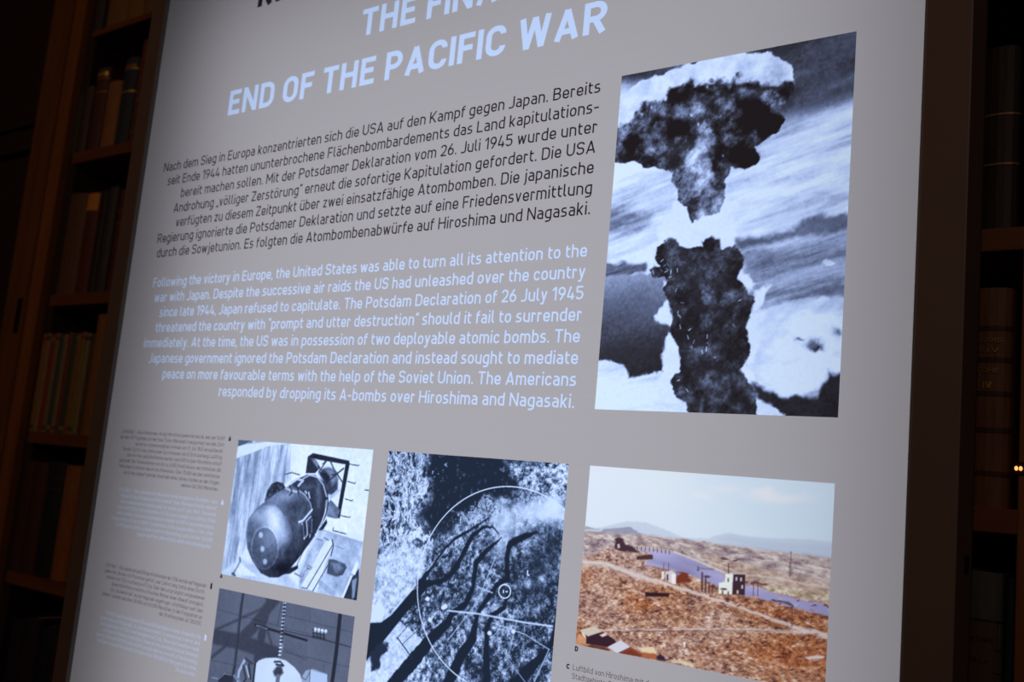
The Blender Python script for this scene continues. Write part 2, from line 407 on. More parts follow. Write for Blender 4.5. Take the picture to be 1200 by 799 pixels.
capV = [wl(s, a, b, y, c, .15, 1) for s, a, b, y, c in bV]
mkW = wl('▲', bW[0][2]+.07, bW[0][2]+.07+.04, bW[0][3], .055, .2, 1)
mkV = wl('▮', bV[0][2]+.07, bV[0][2]+.07+.032, bV[0][3], .058, .14, 1)

display = empty('light_box_display', W(-1.4, FLOOR_Y, 0),
                'tall backlit grey exhibition panel with text and five photographs in a dark brown frame', 'display panel')
white_blocks = [('heading', [(title1, r1)], 'white capital heading, lower line'), ('heading', [(title0, r0)], 'white capital heading, upper line'),
                ('paragraph', enl, 'white English paragraph'),
                ('caption', capW, 'small white caption beside the photograph of the dark cylindrical bomb'),
                ('caption', capV, 'small white caption at the lower left'),
                ('caption_marker', [mkW], 'tiny white triangle'), ('caption_marker', [mkV], 'tiny white bar')]
fv, ff = [], []          # film mesh
holes = []
for name, lines, label in white_blocks:
    lv, lf = [], []
    q = [a for ln, _ in lines for a in ln]
    r = (min(k[0] for _, k in lines), max(k[1] for _, k in lines), min(k[2] for _, k in lines)-.012, max(k[3] for _, k in lines)+.012)
    pts, fl, le = strip_with_letters(q, r)
    k = len(fv); fv.extend(W(x, y, 0) for x, y in pts); ff.extend(tuple(i+k for i in f) for f in fl)
    k = len(lv); lv.extend(W(x, y, 0) for x, y in pts); lf.extend(tuple(i+k for i in f) for f in le)
    holes.append(r)
    o = mesh_obj(name, lv, lf, MAT['pale_film' if name == 'caption' else 'white_film'], display)
    bm = bmesh.new(); bm.from_mesh(o.data); bmesh.ops.delete(bm, geom=[v for v in bm.verts if not v.link_faces], context='VERTS'); bm.to_mesh(o.data); bm.free()
    o['label'] = label
holes += list(PH.values())
vs = [(FX0, FBOT), (FX1, FBOT), (FX1, FTOP), (FX0, FTOP)]; fs = [[0, 1, 2, 3]]
for (a, b, c, d) in holes:
    k = len(vs); vs += [(a, c), (b, c), (b, d), (a, d)]; fs.append([k, k+1, k+2, k+3])
V, E_, F, ov, oe, of = delaunay_2d_cdt([Vector(v) for v in vs], [], fs, 1, 1e-7, True)
k = len(fv); fv.extend(W(v[0], v[1], 0) for v in V); ff.extend(tuple(i+k for i in f) for f, o in zip(F, of) if set(o) <= {0})
film = mesh_obj('printed_film', fv, ff, MAT['grey_film'], display)
film['label'] = 'warm grey translucent film'

# dark lettering, printed over the film
hx, hy = TYX(302.0, 9.2)
q = set_line('KRIEGSENDE', hx, hx+3.1, hy, capT*1.0, .20, 4)
o = text_mesh('heading', q, MAT['black_ink'], display); o['label'] = 'black capital heading line'
de = ['Nach dem Sieg in Europa konzentrierten sich die USA auf den Kampf gegen Japan. Bereits',
      'seit Ende 1944 hatten ununterbrochene Flächenbombardements das Land kapitulations-',
      'bereit machen sollen. Mit der Potsdamer Deklaration vom 26. Juli 1945 wurde unter',
      'Androhung „völliger Zerstörung“ erneut die sofortige Kapitulation gefordert. Die USA',
      'verfügten zu diesem Zeitpunkt über zwei einsatzfähige Atombomben. Die japanische',
      'Regierung ignorierte die Potsdamer Deklaration und setzte auf eine Friedensvermittlung',
      'durch die Sowjetunion. Es folgten die Atombombenabwürfe auf Hiroshima und Nagasaki.']
de_px = [192, 196.5, 212, 203.5, 206, 184.5, 183.8]
G1, G7 = 2.403, 1.199
q = []
for i, (s, px) in enumerate(zip(de, de_px)):
    y = G1+(G7-G1)*i/6
    q += set_line(s, x_at(px, y), TR, y, cap1, .125)
o = text_mesh('paragraph', q, MAT['black_ink'], display); o['label'] = 'black German paragraph'
for nm, blk, lab in (('caption', bA, 'small dark caption in German at the left edge, upper'), ('caption', bB, 'small dark caption in German at the left edge, lower')):
    q = []
    for s, a, b, y, c in blk: q += set_line(s, a, b, y, c, .115, 1)
    o = text_mesh(nm, q, MAT['grey_ink'], display); o['label'] = lab
q = set_line('▲', bA[0][2]+.07, bA[0][2]+.112, bA[0][3], .055, .2, 1)
tag(text_mesh('caption_marker', q, MAT['black_ink'], display), label='tiny black triangle beside the upper caption')
q = set_line('▮', bB[0][2]+.075, bB[0][2]+.108, bB[0][3], .058, .14, 1)
tag(text_mesh('caption_marker', q, MAT['black_ink'], display), label='tiny black bar beside the lower caption')
mx_, my_ = TYX(259.6, 676.8)
q = set_line('▲', mx_-.02, mx_+.02, my_, .045, .2, 1)
tag(text_mesh('caption_marker', q, MAT['black_ink'], display), label='tiny black triangle under the bomb photograph')
dx, dy = TYX(673.8, 762.7)
q = set_line('D', dx, dx+.034, dy, .044, .24, 2)
tag(text_mesh('caption_marker', q, MAT['black_ink'], display), label='small black letter D')
cx, cy = TYX(664, 783.2)
q = set_line('C', cx, cx+.034, cy, .044, .24, 2)
tag(text_mesh('caption_marker', q, MAT['black_ink'], display), label='small black letter C')
lx, ly = TYX(671.5, 784.8)
q = set_line('Luftbild von Hiroshima mit dem', lx, lx+.83, ly, .050, .12, 2)
lx2, ly2 = TYX(670.5, 795.0)
q += set_line('Stadtgebiets. Der', lx2, lx2+.46, ly2, .050, .12, 2)
tag(text_mesh('caption', q, MAT['grey_ink'], display), label='dark caption under the colour photograph')

# frame, lip, box
RZ = 0.065
FWX = 0.30
OX0, OX1, OY1, OY0 = -6.985, 4.135, 6.5, -12.6
D = 0.37
boxes('frame', [(OX0, FX0, OY0, OY1, -D, RZ)], MAT['frame'], display, .012)
boxes('frame', [(FX1+.02, OX1, OY0, OY1, -D, RZ)], MAT['frame'], display, .012)
boxes('frame', [(FX0, FX1+.02, FTOP, OY1, -D, RZ)], MAT['frame'], display, .012)
boxes('frame', [(FX0, FX1+.02, OY0, FBOT, -D, RZ)], MAT['frame'], display, .012)
boxes('lip', [(FX0, FX0+.018, FBOT, FTOP, -.03, RZ-.006)], MAT['lip'], display)
boxes('lip', [(FX1-.002, FX1+.02, FBOT, FTOP, -.03, RZ-.006)], MAT['lip'], display)
BX0, BX1 = OX0+.32, OX1-.30
boxes('casing', [(FX0, FX1, FBOT, FTOP, -1.47, -1.44)], MAT['box_inside'], display)
boxes('casing', [(BX0-.1, FX0, FBOT-.1, FTOP+.1, -1.52, -D+.02), (FX1, FX1+.1, FBOT-.1, FTOP+.1, -1.52, -D+.02),
      (FX0, FX1, FTOP, FTOP+.1, -1.52, -D+.02), (FX0, FX1, FBOT-.1, FBOT, -1.52, -D+.02), (FX0, FX1, FBOT, FTOP, -1.52, -1.48)], MAT['box_back'], display)
boxes('foot', [(OX0+.2, OX0+1.4, FLOOR_Y, OY0, -1.6, .9)], MAT['frame'], display, .02)
boxes('foot', [(OX1-1.4, OX1-.2, FLOOR_Y, OY0, -1.6, .9)], MAT['frame'], display, .02)
# little lock on the right side of the frame
_, ky = TYX(1123, 661)
boxes('lock_slot', [(OX1-.001, OX1+.012, ky-.06, ky+.06, -.25, -.16)], MAT['slot'], display)
# ---------------------------------------------------------------- the printed photographs
def vnoise(x, y, seed):
    xi = np.floor(x).astype(np.int64); yi = np.floor(y).astype(np.int64); xf = x-xi; yf = y-yi
    xf = xf*xf*(3-2*xf); yf = yf*yf*(3-2*yf)
    def h(a, b):
        n = (a*374761393+b*668265263+seed*1274126177) & 0xffffffff
        n = ((n ^ (n >> 13))*1274126177) & 0xffffffff
        return ((n ^ (n >> 16)) & 0xffff)/65535.0
    return (h(xi, yi)*(1-xf)+h(xi+1, yi)*xf)*(1-yf)+(h(xi, yi+1)*(1-xf)+h(xi+1, yi+1)*xf)*yf
def fbm(x, y, sc, octv=4, seed=1, gain=.55, ang=0.0, stretch=1.0):
    """fractal noise of feature size sc, 0..1, optionally stretched along the direction ang"""
    c, s = math.cos(ang), math.sin(ang)
    u = (x*c+y*s)/sc/stretch; v = (-x*s+y*c)/sc
    a = 1.0; tot = 0; res = 0
    for o in range(octv):
        res = res+a*vnoise(u*2**o+37.1*o, v*2**o+11.7*o, seed+o); tot += a; a *= gain
    return res/tot
def sstep(a, b, v):
    t = np.clip((v-a)/(b-a), 0, 1); return t*t*(3-2*t)
class Print:
    def __init__(s, key, step, org, scale):
        s.rect = PH[key]; x0, x1, y0, y1 = s.rect
        s.nx = int((x1-x0)/step)+1; s.ny = int((y1-y0)/step)+1
        s.X, s.Y = np.meshgrid(np.linspace(x0, x1, s.nx), np.linspace(y0, y1, s.ny))
        s.C = np.zeros((s.ny, s.nx, 3)); s.org, s.scale = org, scale
        s.src(org, scale)
    def m(s, pts, org=None, scale=None):
        """points measured on an enlarged detail of the photograph -> panel coordinates"""
        org = org or s.org; scale = scale or s.scale
        p = np.array(pts, float); return np.stack(on_plane(org[0]+p[:, 0]/scale, org[1]+p[:, 1]/scale), 1)
    def src(s, org, scale):
        s.org, s.scale = org, scale; q = 300/scale
        s.u = float(on_plane(org[0]+q+1, org[1]+q)[0]-on_plane(org[0]+q, org[1]+q)[0])/scale
    def warp(s, amp, sc, seed=5, octv=4):
        return (s.X+(fbm(s.X, s.Y, sc, octv, seed)-.5)*2*amp, s.Y+(fbm(s.X, s.Y, sc, octv, seed+50)-.5)*2*amp)
    def poly(s, pts, soft=.01, w=None):
        P = s.m(pts); X, Y = w if w else (s.X, s.Y)
        pad = soft+.25
        sel = (X > P[:, 0].min()-pad) & (X < P[:, 0].max()+pad) & (Y > P[:, 1].min()-pad) & (Y < P[:, 1].max()+pad)
        x = X[sel]; y = Y[sel]; d = np.full(x.shape, 1e9); ins = np.zeros(x.shape, bool)
        for i in range(len(P)):
            a = P[i-1]; b = P[i]; ex, ey = b-a; L2 = ex*ex+ey*ey+1e-12
            t = np.clip(((x-a[0])*ex+(y-a[1])*ey)/L2, 0, 1)
            d = np.minimum(d, (x-a[0]-t*ex)**2+(y-a[1]-t*ey)**2)
            c = (a[1] > y) != (b[1] > y)
            ins ^= c & (x < (b[0]-a[0])*(y-a[1])/(b[1]-a[1]+1e-12)+a[0])
        d = np.sqrt(d)*np.where(ins, 1, -1)
        out = np.zeros(X.shape); out[sel] = sstep(-soft, soft, d); return out
    def line(s, pts, width, soft=.006, w=None):
        """width: one value or one per point, in enlarged-detail pixels"""
        P = s.m(pts); X, Y = w if w else (s.X, s.Y); out = np.zeros(X.shape)
        wd = np.full(len(P), float(width)) if np.isscalar(width) else np.array(width, float)
        wd = wd*s.u*.86
        for i in range(len(P)-1):
            a = P[i]; b = P[i+1]; pad = wd.max()+soft+.02
            sel = (X > min(a[0], b[0])-pad) & (X < max(a[0], b[0])+pad) & (Y > min(a[1], b[1])-pad) & (Y < max(a[1], b[1])+pad)
            if not sel.any(): continue
            x = X[sel]; y = Y[sel]; ex, ey = b-a; L2 = ex*ex+ey*ey+1e-12
            t = np.clip(((x-a[0])*ex+(y-a[1])*ey)/L2, 0, 1)
            d = np.sqrt((x-a[0]-t*ex)**2+(y-a[1]-t*ey)**2)
            out[sel] = np.maximum(out[sel], 1-sstep(-soft, soft, d-(wd[i]*(1-t)+wd[i+1]*t)/2))
        return out
    def blob(s, c, rx, ry=None, ang=0.0, w=None):
        p = s.m([c, (c[0]+rx, c[1]), (c[0], c[1]+(ry or rx))]); X, Y = w if w else (s.X, s.Y)
        ax = p[1]-p[0]; ay = p[2]-p[0]; det = ax[0]*ay[1]-ax[1]*ay[0]
        dx = X-p[0, 0]; dy = Y-p[0, 1]
        u = (dx*ay[1]-dy*ay[0])/det; v = (dy*ax[0]-dx*ax[1])/det
        c_, s_ = math.cos(ang), math.sin(ang); u, v = u*c_+v*s_, -u*s_+v*c_
        return np.exp(-(u*u+v*v)*1.2)
    def disc(s, c, rx, ry=None, soft=.15, w=None):
        b = s.blob(c, rx, ry, 0, w); r = np.sqrt(np.maximum(-np.log(np.maximum(b, 1e-9))/1.2, 0))
        return 1-sstep(1-soft, 1+soft, r)
    def put(s, mask, col, op=1.0):
        col = np.array(col, float); mask = (mask*op)[..., None]
        s.C = s.C*(1-mask)+(col if col.ndim == 3 else col[None, None])*mask
    def tone(s, t, ramp):
        """grey tone 0..1 -> colours of the print"""
        xs = np.linspace(0, 1, len(ramp)); r = np.array(ramp, float)
        return np.stack([np.interp(t, xs, r[:, k]) for k in range(3)], -1)
    def build(s, label):
        n, m = s.ny, s.nx
        P = np.stack([s.X*U, np.zeros_like(s.X), (s.Y-FLOOR_Y)*U], -1).reshape(-1, 3)
        me = bpy.data.meshes.new('photograph'); idx = np.arange(n*m).reshape(n, m)
        f = np.stack([idx[:-1, :-1], idx[:-1, 1:], idx[1:, 1:], idx[1:, :-1]], -1).reshape(-1, 4)
        me.vertices.add(n*m); me.vertices.foreach_set('co', P.ravel())
        me.loops.add(len(f)*4); me.loops.foreach_set('vertex_index', f.ravel().astype(np.int32))
        me.polygons.add(len(f)); me.polygons.foreach_set('loop_start', np.arange(0, len(f)*4, 4, dtype=np.int32))
        me.polygons.foreach_set('loop_total', np.full(len(f), 4, np.int32)); me.update(calc_edges=True)
        at = me.color_attributes.new('ink', 'FLOAT_COLOR', 'POINT')
        c = np.clip(lin(np.clip(s.C, 0, 255))*.97/np.array(BL), 0, .98).reshape(-1, 3)
        at.data.foreach_set('color', np.concatenate([c, np.ones((len(c), 1))], 1).astype(np.float32).ravel())
        me.materials.append(MAT['photo'])
        o = bpy.data.objects.new('photograph', me); COL.objects.link(o)
        o.parent = display; o.matrix_parent_inverse = display.matrix_world.inverted(); o['label'] = label
        return o
BLUE = [(30, 26, 30), (52, 54, 68), (92, 104, 138), (142, 160, 205), (180, 202, 248), (205, 226, 255)]

# --- mushroom cloud
p = Print('cloud', .0070, (690, 30), 3.328)
X, Y = p.X, p.Y
band = fbm(X, Y, .30, 4, 3, .5, .28, 5.0); fine = fbm(X, Y, .05, 3, 9); mid = fbm(X, Y, .22, 5, 21)
st2 = fbm(X, Y, .055, 4, 67, .6, .24, 8.0); tone = .92+(band-.5)*.8+(st2-.5)*.55+(fine-.5)*.08
# dark sky across the top, darkest at the right corner
dk = p.poly([(60, 0), (1100, -40), (1100, 270), (1036, 290), (900, 330), (760, 375), (600, 300), (380, 250), (60, 220)], .12)
tone = tone*(1-dk)+dk*(.22+(band-.5)*.42+(fine-.5)*.08)
s1 = p.poly([(790, 190), (1100, 150), (1100, 235), (800, 300)], .12); tone += s1*.10
p2 = lambda pts, soft=.02, w=None: p.poly(pts, soft, w)
w1 = p.warp(.05, .12, 7); w2 = p.warp(.03, .06, 31)
# streaks below the cap
for c in [((60, 600), (330, 575), 12), ((560, 620), (900, 580), 10), ((600, 690), (1000, 650), 9), ((640, 520), (880, 470), 8)]:
    tone -= p.line([c[0], c[1]], c[2]*2, .05, w1)*.14
p.src((690, 250), 3.197)
tone -= p2([(60, -20), (240, 0), (200, 60), (60, 70)], .06, w1)*.28
tone -= p2([(60, 175), (150, 190), (225, 180), (260, 215), (200, 228), (60, 240)], .03, w1)*.62
# left dark field
g = np.clip((Y-(-.05))/(.9), 0, 1)
lf = p2([(30, 240), (240, 220), (330, 230), (330, 600), (240, 600), (150, 612), (135, 575), (60, 550), (20, 552)], .025, w2)
yy = sstep(.80, -.15, Y)
tone = tone*(1-lf)+lf*(.58-.44*yy+(fine-.5)*.06+(band-.5)*.25)
# right grey wedge
rg = p2([(560, 150), (700, 125), (850, 90), (1000, 40), (1000, 325), (800, 325), (700, 345), (600, 370)], .05, w1)
tone = tone*(1-rg)+rg*(.48+(st2-.5)*.5+(fbm(X, Y, .5, 3, 44, .5, .2, 3)-.5)*.6+(fine-.5)*.08)
rb = p2([(520, 95), (640, 80), (760, 60), (800, 20), (860, 5), (1000, -5), (1000, 45), (860, 85), (700, 105), (570, 140)], .04, w1)
tone = tone*(1-rb)+rb*(.38+(band-.5)*.5)
st_ = fbm(X, Y, .05, 4, 66, .6, .22, 7.0)
tone += p.disc((895, 188), 26, 10, .3, w2)*.25
cl = p2([(600, 390), (700, 350), (790, 322), (850, 316), (1000, 316), (1000, 610), (880, 640), (760, 700), (640, 660), (600, 560)], .02, w2)
ct = .88+(fbm(X, Y, .32, 5, 77, .6, .35, 2.2)-.5)*1.3
tone = tone*(1-cl)+cl*np.clip(ct, .45, 1)
for c, r1_, r2_ in (((840, 490), 34, 14), ((930, 450), 22, 20), ((790, 470), 20, 8), ((860, 500), 20, 9)): tone -= p.blob(c, r1_, r2_, -.3, w1)*.6*cl
br = p2([(610, 645), (760, 690), (860, 680), (900, 600), (1000, 592), (1000, 780), (720, 780), (680, 715), (640, 700)], .03, w1)
tone = tone*(1-br)+br*(.10+(mid-.5)*.25)
bl = p2([(10, 552), (60, 552), (100, 560), (130, 572), (150, 612), (200, 612), (270, 588), (340, 600), (390, 760), (10, 760)], .015, w2)
tone = tone*(1-bl)+bl*np.clip(.84+(st2-.5)*.5+(fbm(X, Y, .4, 4, 15, .5, -.1, 3)-.5)*.7, .5, 1)
bb = p2([(630, 702), (700, 730), (735, 757), (630, 757)], .012, w2); tone = tone*(1-bb)+bb*.9
# white billows round the neck
for pts in ([(255, 125), (260, 60), (300, 0), (330, -60), (520, -70), (552, 40), (545, 125), (420, 130), (330, 110)], [(265, 110), (245, 180), (238, 215), (222, 222), (218, 180), (240, 110)],
            [(245, 385), (262, 365), (280, 335), (300, 315), (318, 420), (280, 412), (255, 405)], [(268, 530), (285, 490), (300, 440), (345, 470), (350, 600), (330, 640), (345, 720), (260, 700), (268, 600), (280, 570)],
            [(560, 225), (600, 228), (620, 262), (615, 290), (580, 290)], [(625, 290), (660, 272), (690, 262), (660, 292), (660, 325), (640, 362), (612, 360)], [(280, 252), (294, 262), (290, 280), (276, 276)],
            [(590, 420), (630, 380), (650, 470), (620, 560), (580, 575)]):
    m_ = p2(pts, .02, w2); tone = tone*(1-m_)+m_*(.97+(mid-.5)*.12)
# rising column
col = p2([(250, 132), (275, 110), (312, 98), (345, 112), (390, 130), (425, 122), (424, 102), (455, 82), (490, 92), (497, 132), (548, 116), (572, 160), (566, 240), (600, 285), (622, 300), (616, 360), (596, 430), (606, 500), (592, 565), (560, 585), (600, 630), (632, 680), (632, 765), (378, 765), (362, 715), (330, 690), (312, 625), (342, 590), (332, 500), (302, 440), (312, 360), (285, 290), (294, 250), (235, 236), (226, 205), (262, 196)], .012, p.warp(.045, .09, 61))
ctn = .03+.62*np.clip(fbm(X, Y, .12, 6, 90, .68)-.40, 0, 1)*1.5+.10*np.clip(mid-.45, 0, 1)
tone = tone*(1-col)+col*ctn
for c, a, b, v in (((350, 190), 45, 60, .12), ((400, 520), 60, 60, .14), ((440, 270), 70, 80, .10), ((500, 620), 90, 50, .08)): tone += p.blob(c, a, b)*v*col
rs_ = random.Random(4)
for _ in range(34):
    cxy = rs_.choice([(280, 180), (270, 230), (440, 480), (390, 460), (330, 360), (340, 640), (300, 215), (450, 500), (560, 330)])
    a = (cxy[0]+rs_.gauss(0, 22), cxy[1]+rs_.gauss(0, 26)); th = rs_.uniform(-1.2, 1.8)
    tone += p.line([a, (a[0]+math.cos(th)*10, a[1]+math.sin(th)*14)], 3.2, .004)*col*rs_.uniform(.2, .65)
tone += p.line([(425, 700), (418, 750)], 16, .03)*.25
# cap of the cloud
p.src((690, 30), 3.328)
wc = p.warp(.035, .08, 13)
cap = p2([(90, 540), (105, 400), (120, 300), (150, 255), (205, 218), (290, 188), (365, 156), (450, 128), (520, 112), (600, 108), (690, 102), (750, 130), (795, 165), (806, 205), (798, 262), (772, 300), (748, 335), (768, 372), (735, 415), (700, 440), (655, 468), (672, 520), (640, 545), (600, 562), (560, 556), (530, 600), (540, 655), (505, 735), (440, 738), (405, 775), (372, 700), (345, 682), (352, 640), (320, 604), (330, 568), (280, 560), (230, 555), (200, 535), (90, 530)], .012, wc)
under = p2([(60, 430), (120, 395), (165, 372), (200, 322), (250, 300), (300, 285), (312, 245), (372, 236), (400, 214), (450, 222), (500, 200), (540, 235), (590, 205), (640, 205), (670, 235), (715, 235), (760, 222), (830, 230), (830, 700), (300, 800), (60, 560)], .03, p.warp(.10, .16, 17, 5))
capn = .92+(fbm(X, Y, .16, 6, 23, .6)-.5)*.75
bil = fbm(X, Y, .15, 6, 29, .66)
undn = np.clip(.13+(bil-.45)*1.35+(mid-.5)*.5+(fbm(X, Y, .05, 4, 38, .6)-.5)*.35, .02, .85)
ton2 = capn*(1-under)+under*undn
for c, a, b, ang, v in (((425, 320), 45, 45, .4, .42), ((430, 540), 66, 80, 0, .55), ((450, 440), 34, 90, 0, .35), ((640, 270), 60, 26, .6, .42), ((700, 300), 60, 24, -.6, .35), ((250, 335), 22, 30, .5, .45), ((290, 350), 22, 20, 0, .45), ((530, 400), 26, 60, 0, .20), ((300, 480), 110, 28, -.35, .22), ((180, 400), 60, 16, -.5, .25), ((560, 440), 26, 40, 0, .16), ((430, 640), 60, 40, 0, .12), ((600, 240), 30, 14, .5, -.35), ((730, 240), 30, 40, .3, .2)):
    ton2 = ton2+p.blob(c, a, b, ang, w1)*v*(.55+.9*(bil-.2))*under
for c, a, b, v in (((620, 350), 110, 60, .45), ((700, 380), 70, 50, .4), ((470, 360), 60, 30, .3), ((510, 500), 26, 90, .4), ((600, 500), 70, 50, .45), ((330, 270), 40, 30, .3), ((160, 460), 90, 30, .25), ((300, 400), 90, 30, .3), ((440, 250), 50, 14, .3), ((760, 290), 24, 40, .3)):
    ton2 = ton2-p.blob(c, a, b, 0, w1)*v*under
ton2 += (p.disc((477, 213), 20, 17, .3)-p.disc((477, 213), 12, 10, .3)*1.0)*.35
for c in ((462, 240), (427, 385), (523, 508), (245, 318), (300, 290), (400, 350)): ton2 += p.blob(c, 5, 7)*.5
tone = tone*(1-cap)+cap*ton2
tail = p2([(340, 660), (540, 640), (505, 745), (440, 735), (405, 780), (370, 705)], .03, wc)
tone += tail*.22*bil
tone += (fbm(X, Y, .022, 2, 71)-.5)*.10
p.C = p.tone(np.clip(tone, 0, 1), BLUE)
p.build('black and white photograph of a mushroom cloud')

# --- the dark cylindrical bomb in its pit
p = Print('bomb', .0075, (250, 500), 3.805)
X, Y = p.X, p.Y
tone = np.full(X.shape, .93)+(fbm(X, Y, .3, 4, 3)-.5)*.10
wall = p.poly([(60, 0), (345, 40), (345, 235), (230, 330), (100, 640), (20, 680)], .012)
streak = fbm(X, Y, .045, 4, 8, .6, math.pi/2-.02, 9.0)
tone = tone*(1-wall)+wall*(.66+(streak-.5)*.75+(fbm(X, Y, .06, 4, 31)-.5)*.15)
tone = np.maximum(tone, p.poly([(80, 85), (140, 75), (250, 62), (345, 68), (345, 78), (240, 92), (165, 122), (100, 145)], .02)*.9)
tri = p.poly([(90, 40), (175, 60), (140, 78), (95, 92)], .008); tone = tone*(1-tri)+tri*.30
floor_ = p.poly([(20, 660), (120, 585), (150, 600), (330, 660), (400, 740), (20, 740)], .03); tone = tone*(1-floor_)+floor_*(.80+(fbm(X, Y, .2, 3, 12)-.5)*.3)
for pts, v in (([(96, 622), (120, 604), (160, 640), (200, 668), (96, 660)], .92),): m_ = p.poly(pts, .012); tone = tone*(1-m_)+m_*v
tone -= p.line([(92, 650), (120, 600), (118, 585)], 8, .01)*.45
tone -= p.line([(84, 655), (96, 662)], 10, .01)*.5
tone -= p.line([(375, 655), (460, 470), (610, 500), (660, 515)], 5, .01)*.15
gr = p.poly([(470, 455), (668, 515), (640, 780), (380, 735), (385, 650)], .02); tone = tone*(1-gr)+gr*(.68+(fbm(X, Y, .1, 5, 6)-.5)*.5)
# tail box
p.src((340, 520), 7.99)
fr = p.poly([(165, 118), (215, 85), (555, 160), (560, 180), (460, 705), (435, 700), (345, 680), (350, 500), (270, 300), (145, 270)], .006)
tone = tone*(1-fr)+fr*.93
k = lambda pts, v, soft=.006, w=None: (pts, v, soft, w)
def fill(items):
    global tone
    for it in items:
        m_ = p.poly(it[0], it[2], it[3]); tone = tone*(1-m_)+m_*it[1]
fill([k([(165, 118), (205, 130), (240, 150), (285, 220), (235, 275), (145, 275)], .12), k([(195, 135), (235, 150), (262, 190), (262, 235), (215, 170)], .45, .02),
      k([(165, 118), (215, 85), (555, 158), (552, 195), (500, 190), (270, 150), (210, 135)], .07), k([(520, 180), (560, 178), (465, 700), (430, 690)], .08),
      k([(380, 520), (470, 620), (440, 700), (420, 700), (345, 680), (350, 560)], .35), k([(350, 560), (400, 600), (430, 690), (350, 650)], .45, .02)])
for a, b in (((270, 230), (420, 300)), ((340, 160), (270, 260)), ((500, 230), (330, 370)), ((420, 250), (490, 360)), ((300, 190), (330, 165)), ((380, 170), (430, 280))):
    m_ = p.line([a, b], 14 if a[0] > 330 else 9, .004); tone = tone*(1-m_)+m_*.22
fill([k([(265, 270), (310, 230), (360, 220), (410, 240), (450, 330), (445, 430), (390, 480), (330, 470), (320, 380)], .22, .02), k([(330, 235), (400, 235), (440, 330), (400, 380), (360, 300)], .45, .04), k([(280, 280), (340, 270), (370, 310), (350, 370)], .08, .02), k([(360, 500), (440, 450), (460, 420), (470, 440), (380, 520)], .7, .01)])
for a, b in (((500, 230), (330, 370)), ((390, 290), (430, 285))):
    m_ = p.line([a, b], 12, .004); tone = tone*(1-m_)+m_*.15
for pts in ([(560, 190), (640, 205), (645, 198)], [(540, 352), (605, 372), (612, 362)], [(515, 515), (580, 535), (585, 525)], [(470, 670), (555, 690), (562, 682)], [(700, 432), (740, 436)]):
    m_ = p.line(pts, 8, .004); tone = tone*(1-m_)+m_*.15
p.src((250, 500), 3.805)
for pts in ([(535, 450), (532, 462), (592, 478)], [(320, 212), (350, 204), (385, 215)]):
    m_ = p.line(pts, 4, .004); tone = tone*(1-m_)+m_*.2
# cradle beams, hole, dark corner
p.src((330, 600), 7.26)
fill([k([(400, 400), (440, 400), (540, 440), (555, 470), (520, 535), (460, 550), (385, 520)], .25, .008), k([(420, 430), (500, 430), (520, 480), (460, 520)], .42, .03),
      k([(160, 640), (370, 250), (430, 230), (440, 290), (380, 420), (300, 680), (230, 660)], .90, .01), k([(580, 560), (610, 540), (660, 480), (655, 760), (520, 735)], .15, .01),
      k([(600, 580), (640, 560), (620, 720), (600, 740)], .5, .01), k([(510, 725), (590, 535), (605, 540), (525, 735)], .93, .006), k([(590, 520), (640, 410), (655, 440), (625, 535)], .93, .006),
      k([(0, 530), (60, 480), (140, 450), (140, 480), (70, 525)], .06, .012), k([(330, 130), (380, 60), (390, 90), (350, 155), (300, 155)], .05, .01)])
for pts, wd, v in (([(215, 650), (440, 270)], 9, .25), ([(265, 670), (400, 440)], 9, .25), ([(170, 640), (215, 650)], 7, .3), ([(160, 600), (200, 500), (240, 470)], 6, .35), ([(430, 235), (440, 290), (420, 370)], 10, .12),
                   ([(110, 520), (165, 550)], 10, .35), ([(300, 230), (350, 240)], 7, .4), ([(360, 215), (400, 240)], 7, .35), ([(130, 450), (190, 320)], 8, .35), ([(225, 450), (260, 470), (245, 490), (215, 475), (225, 450)], 5, .25), ([(330, 600), (380, 650), (440, 690)], 40, .62), ([(450, 285), (530, 315)], 4, .4), ([(345, 150), (660, 255)], 6, .55)):
    m_ = p.line(pts, wd, .004); tone = tone*(1-m_)+m_*v
# body
p.src((250, 500), 3.805)
ear = p.poly([(228, 330), (240, 285), (258, 255), (285, 244), (312, 252), (322, 270), (290, 310), (235, 345)], .008); tone = tone*(1-ear)+ear*(.10+.5*np.clip(fbm(X, Y, .03, 3, 5)-.4, 0, 1))
body = p.poly([(146, 470), (158, 410), (188, 365), (232, 333), (275, 300), (330, 268), (385, 228), (420, 212), (455, 216), (490, 245), (510, 290), (514, 340), (504, 395), (480, 440), (455, 480), (425, 525), (370, 600), (325, 652), (290, 672), (250, 672), (210, 652), (175, 600), (150, 540)], .008)
ax = p.m([(225, 530), (450, 290)]); d_ = ax[1]-ax[0]; ln_ = np.hypot(*d_); d_ = d_/ln_
tt = ((X-ax[0, 0])*d_[0]+(Y-ax[0, 1])*d_[1])/ln_; ss = (-(X-ax[0, 0])*d_[1]+(Y-ax[0, 1])*d_[0])
bt = .27+.12*sstep(-.2, .4, ss)-.17*sstep(-.05, -.5, ss)-.10*sstep(.45, 1.1, tt)+(fbm(X, Y, .12, 5, 64, .6)-.5)*.22
tone = tone*(1-body)+body*bt
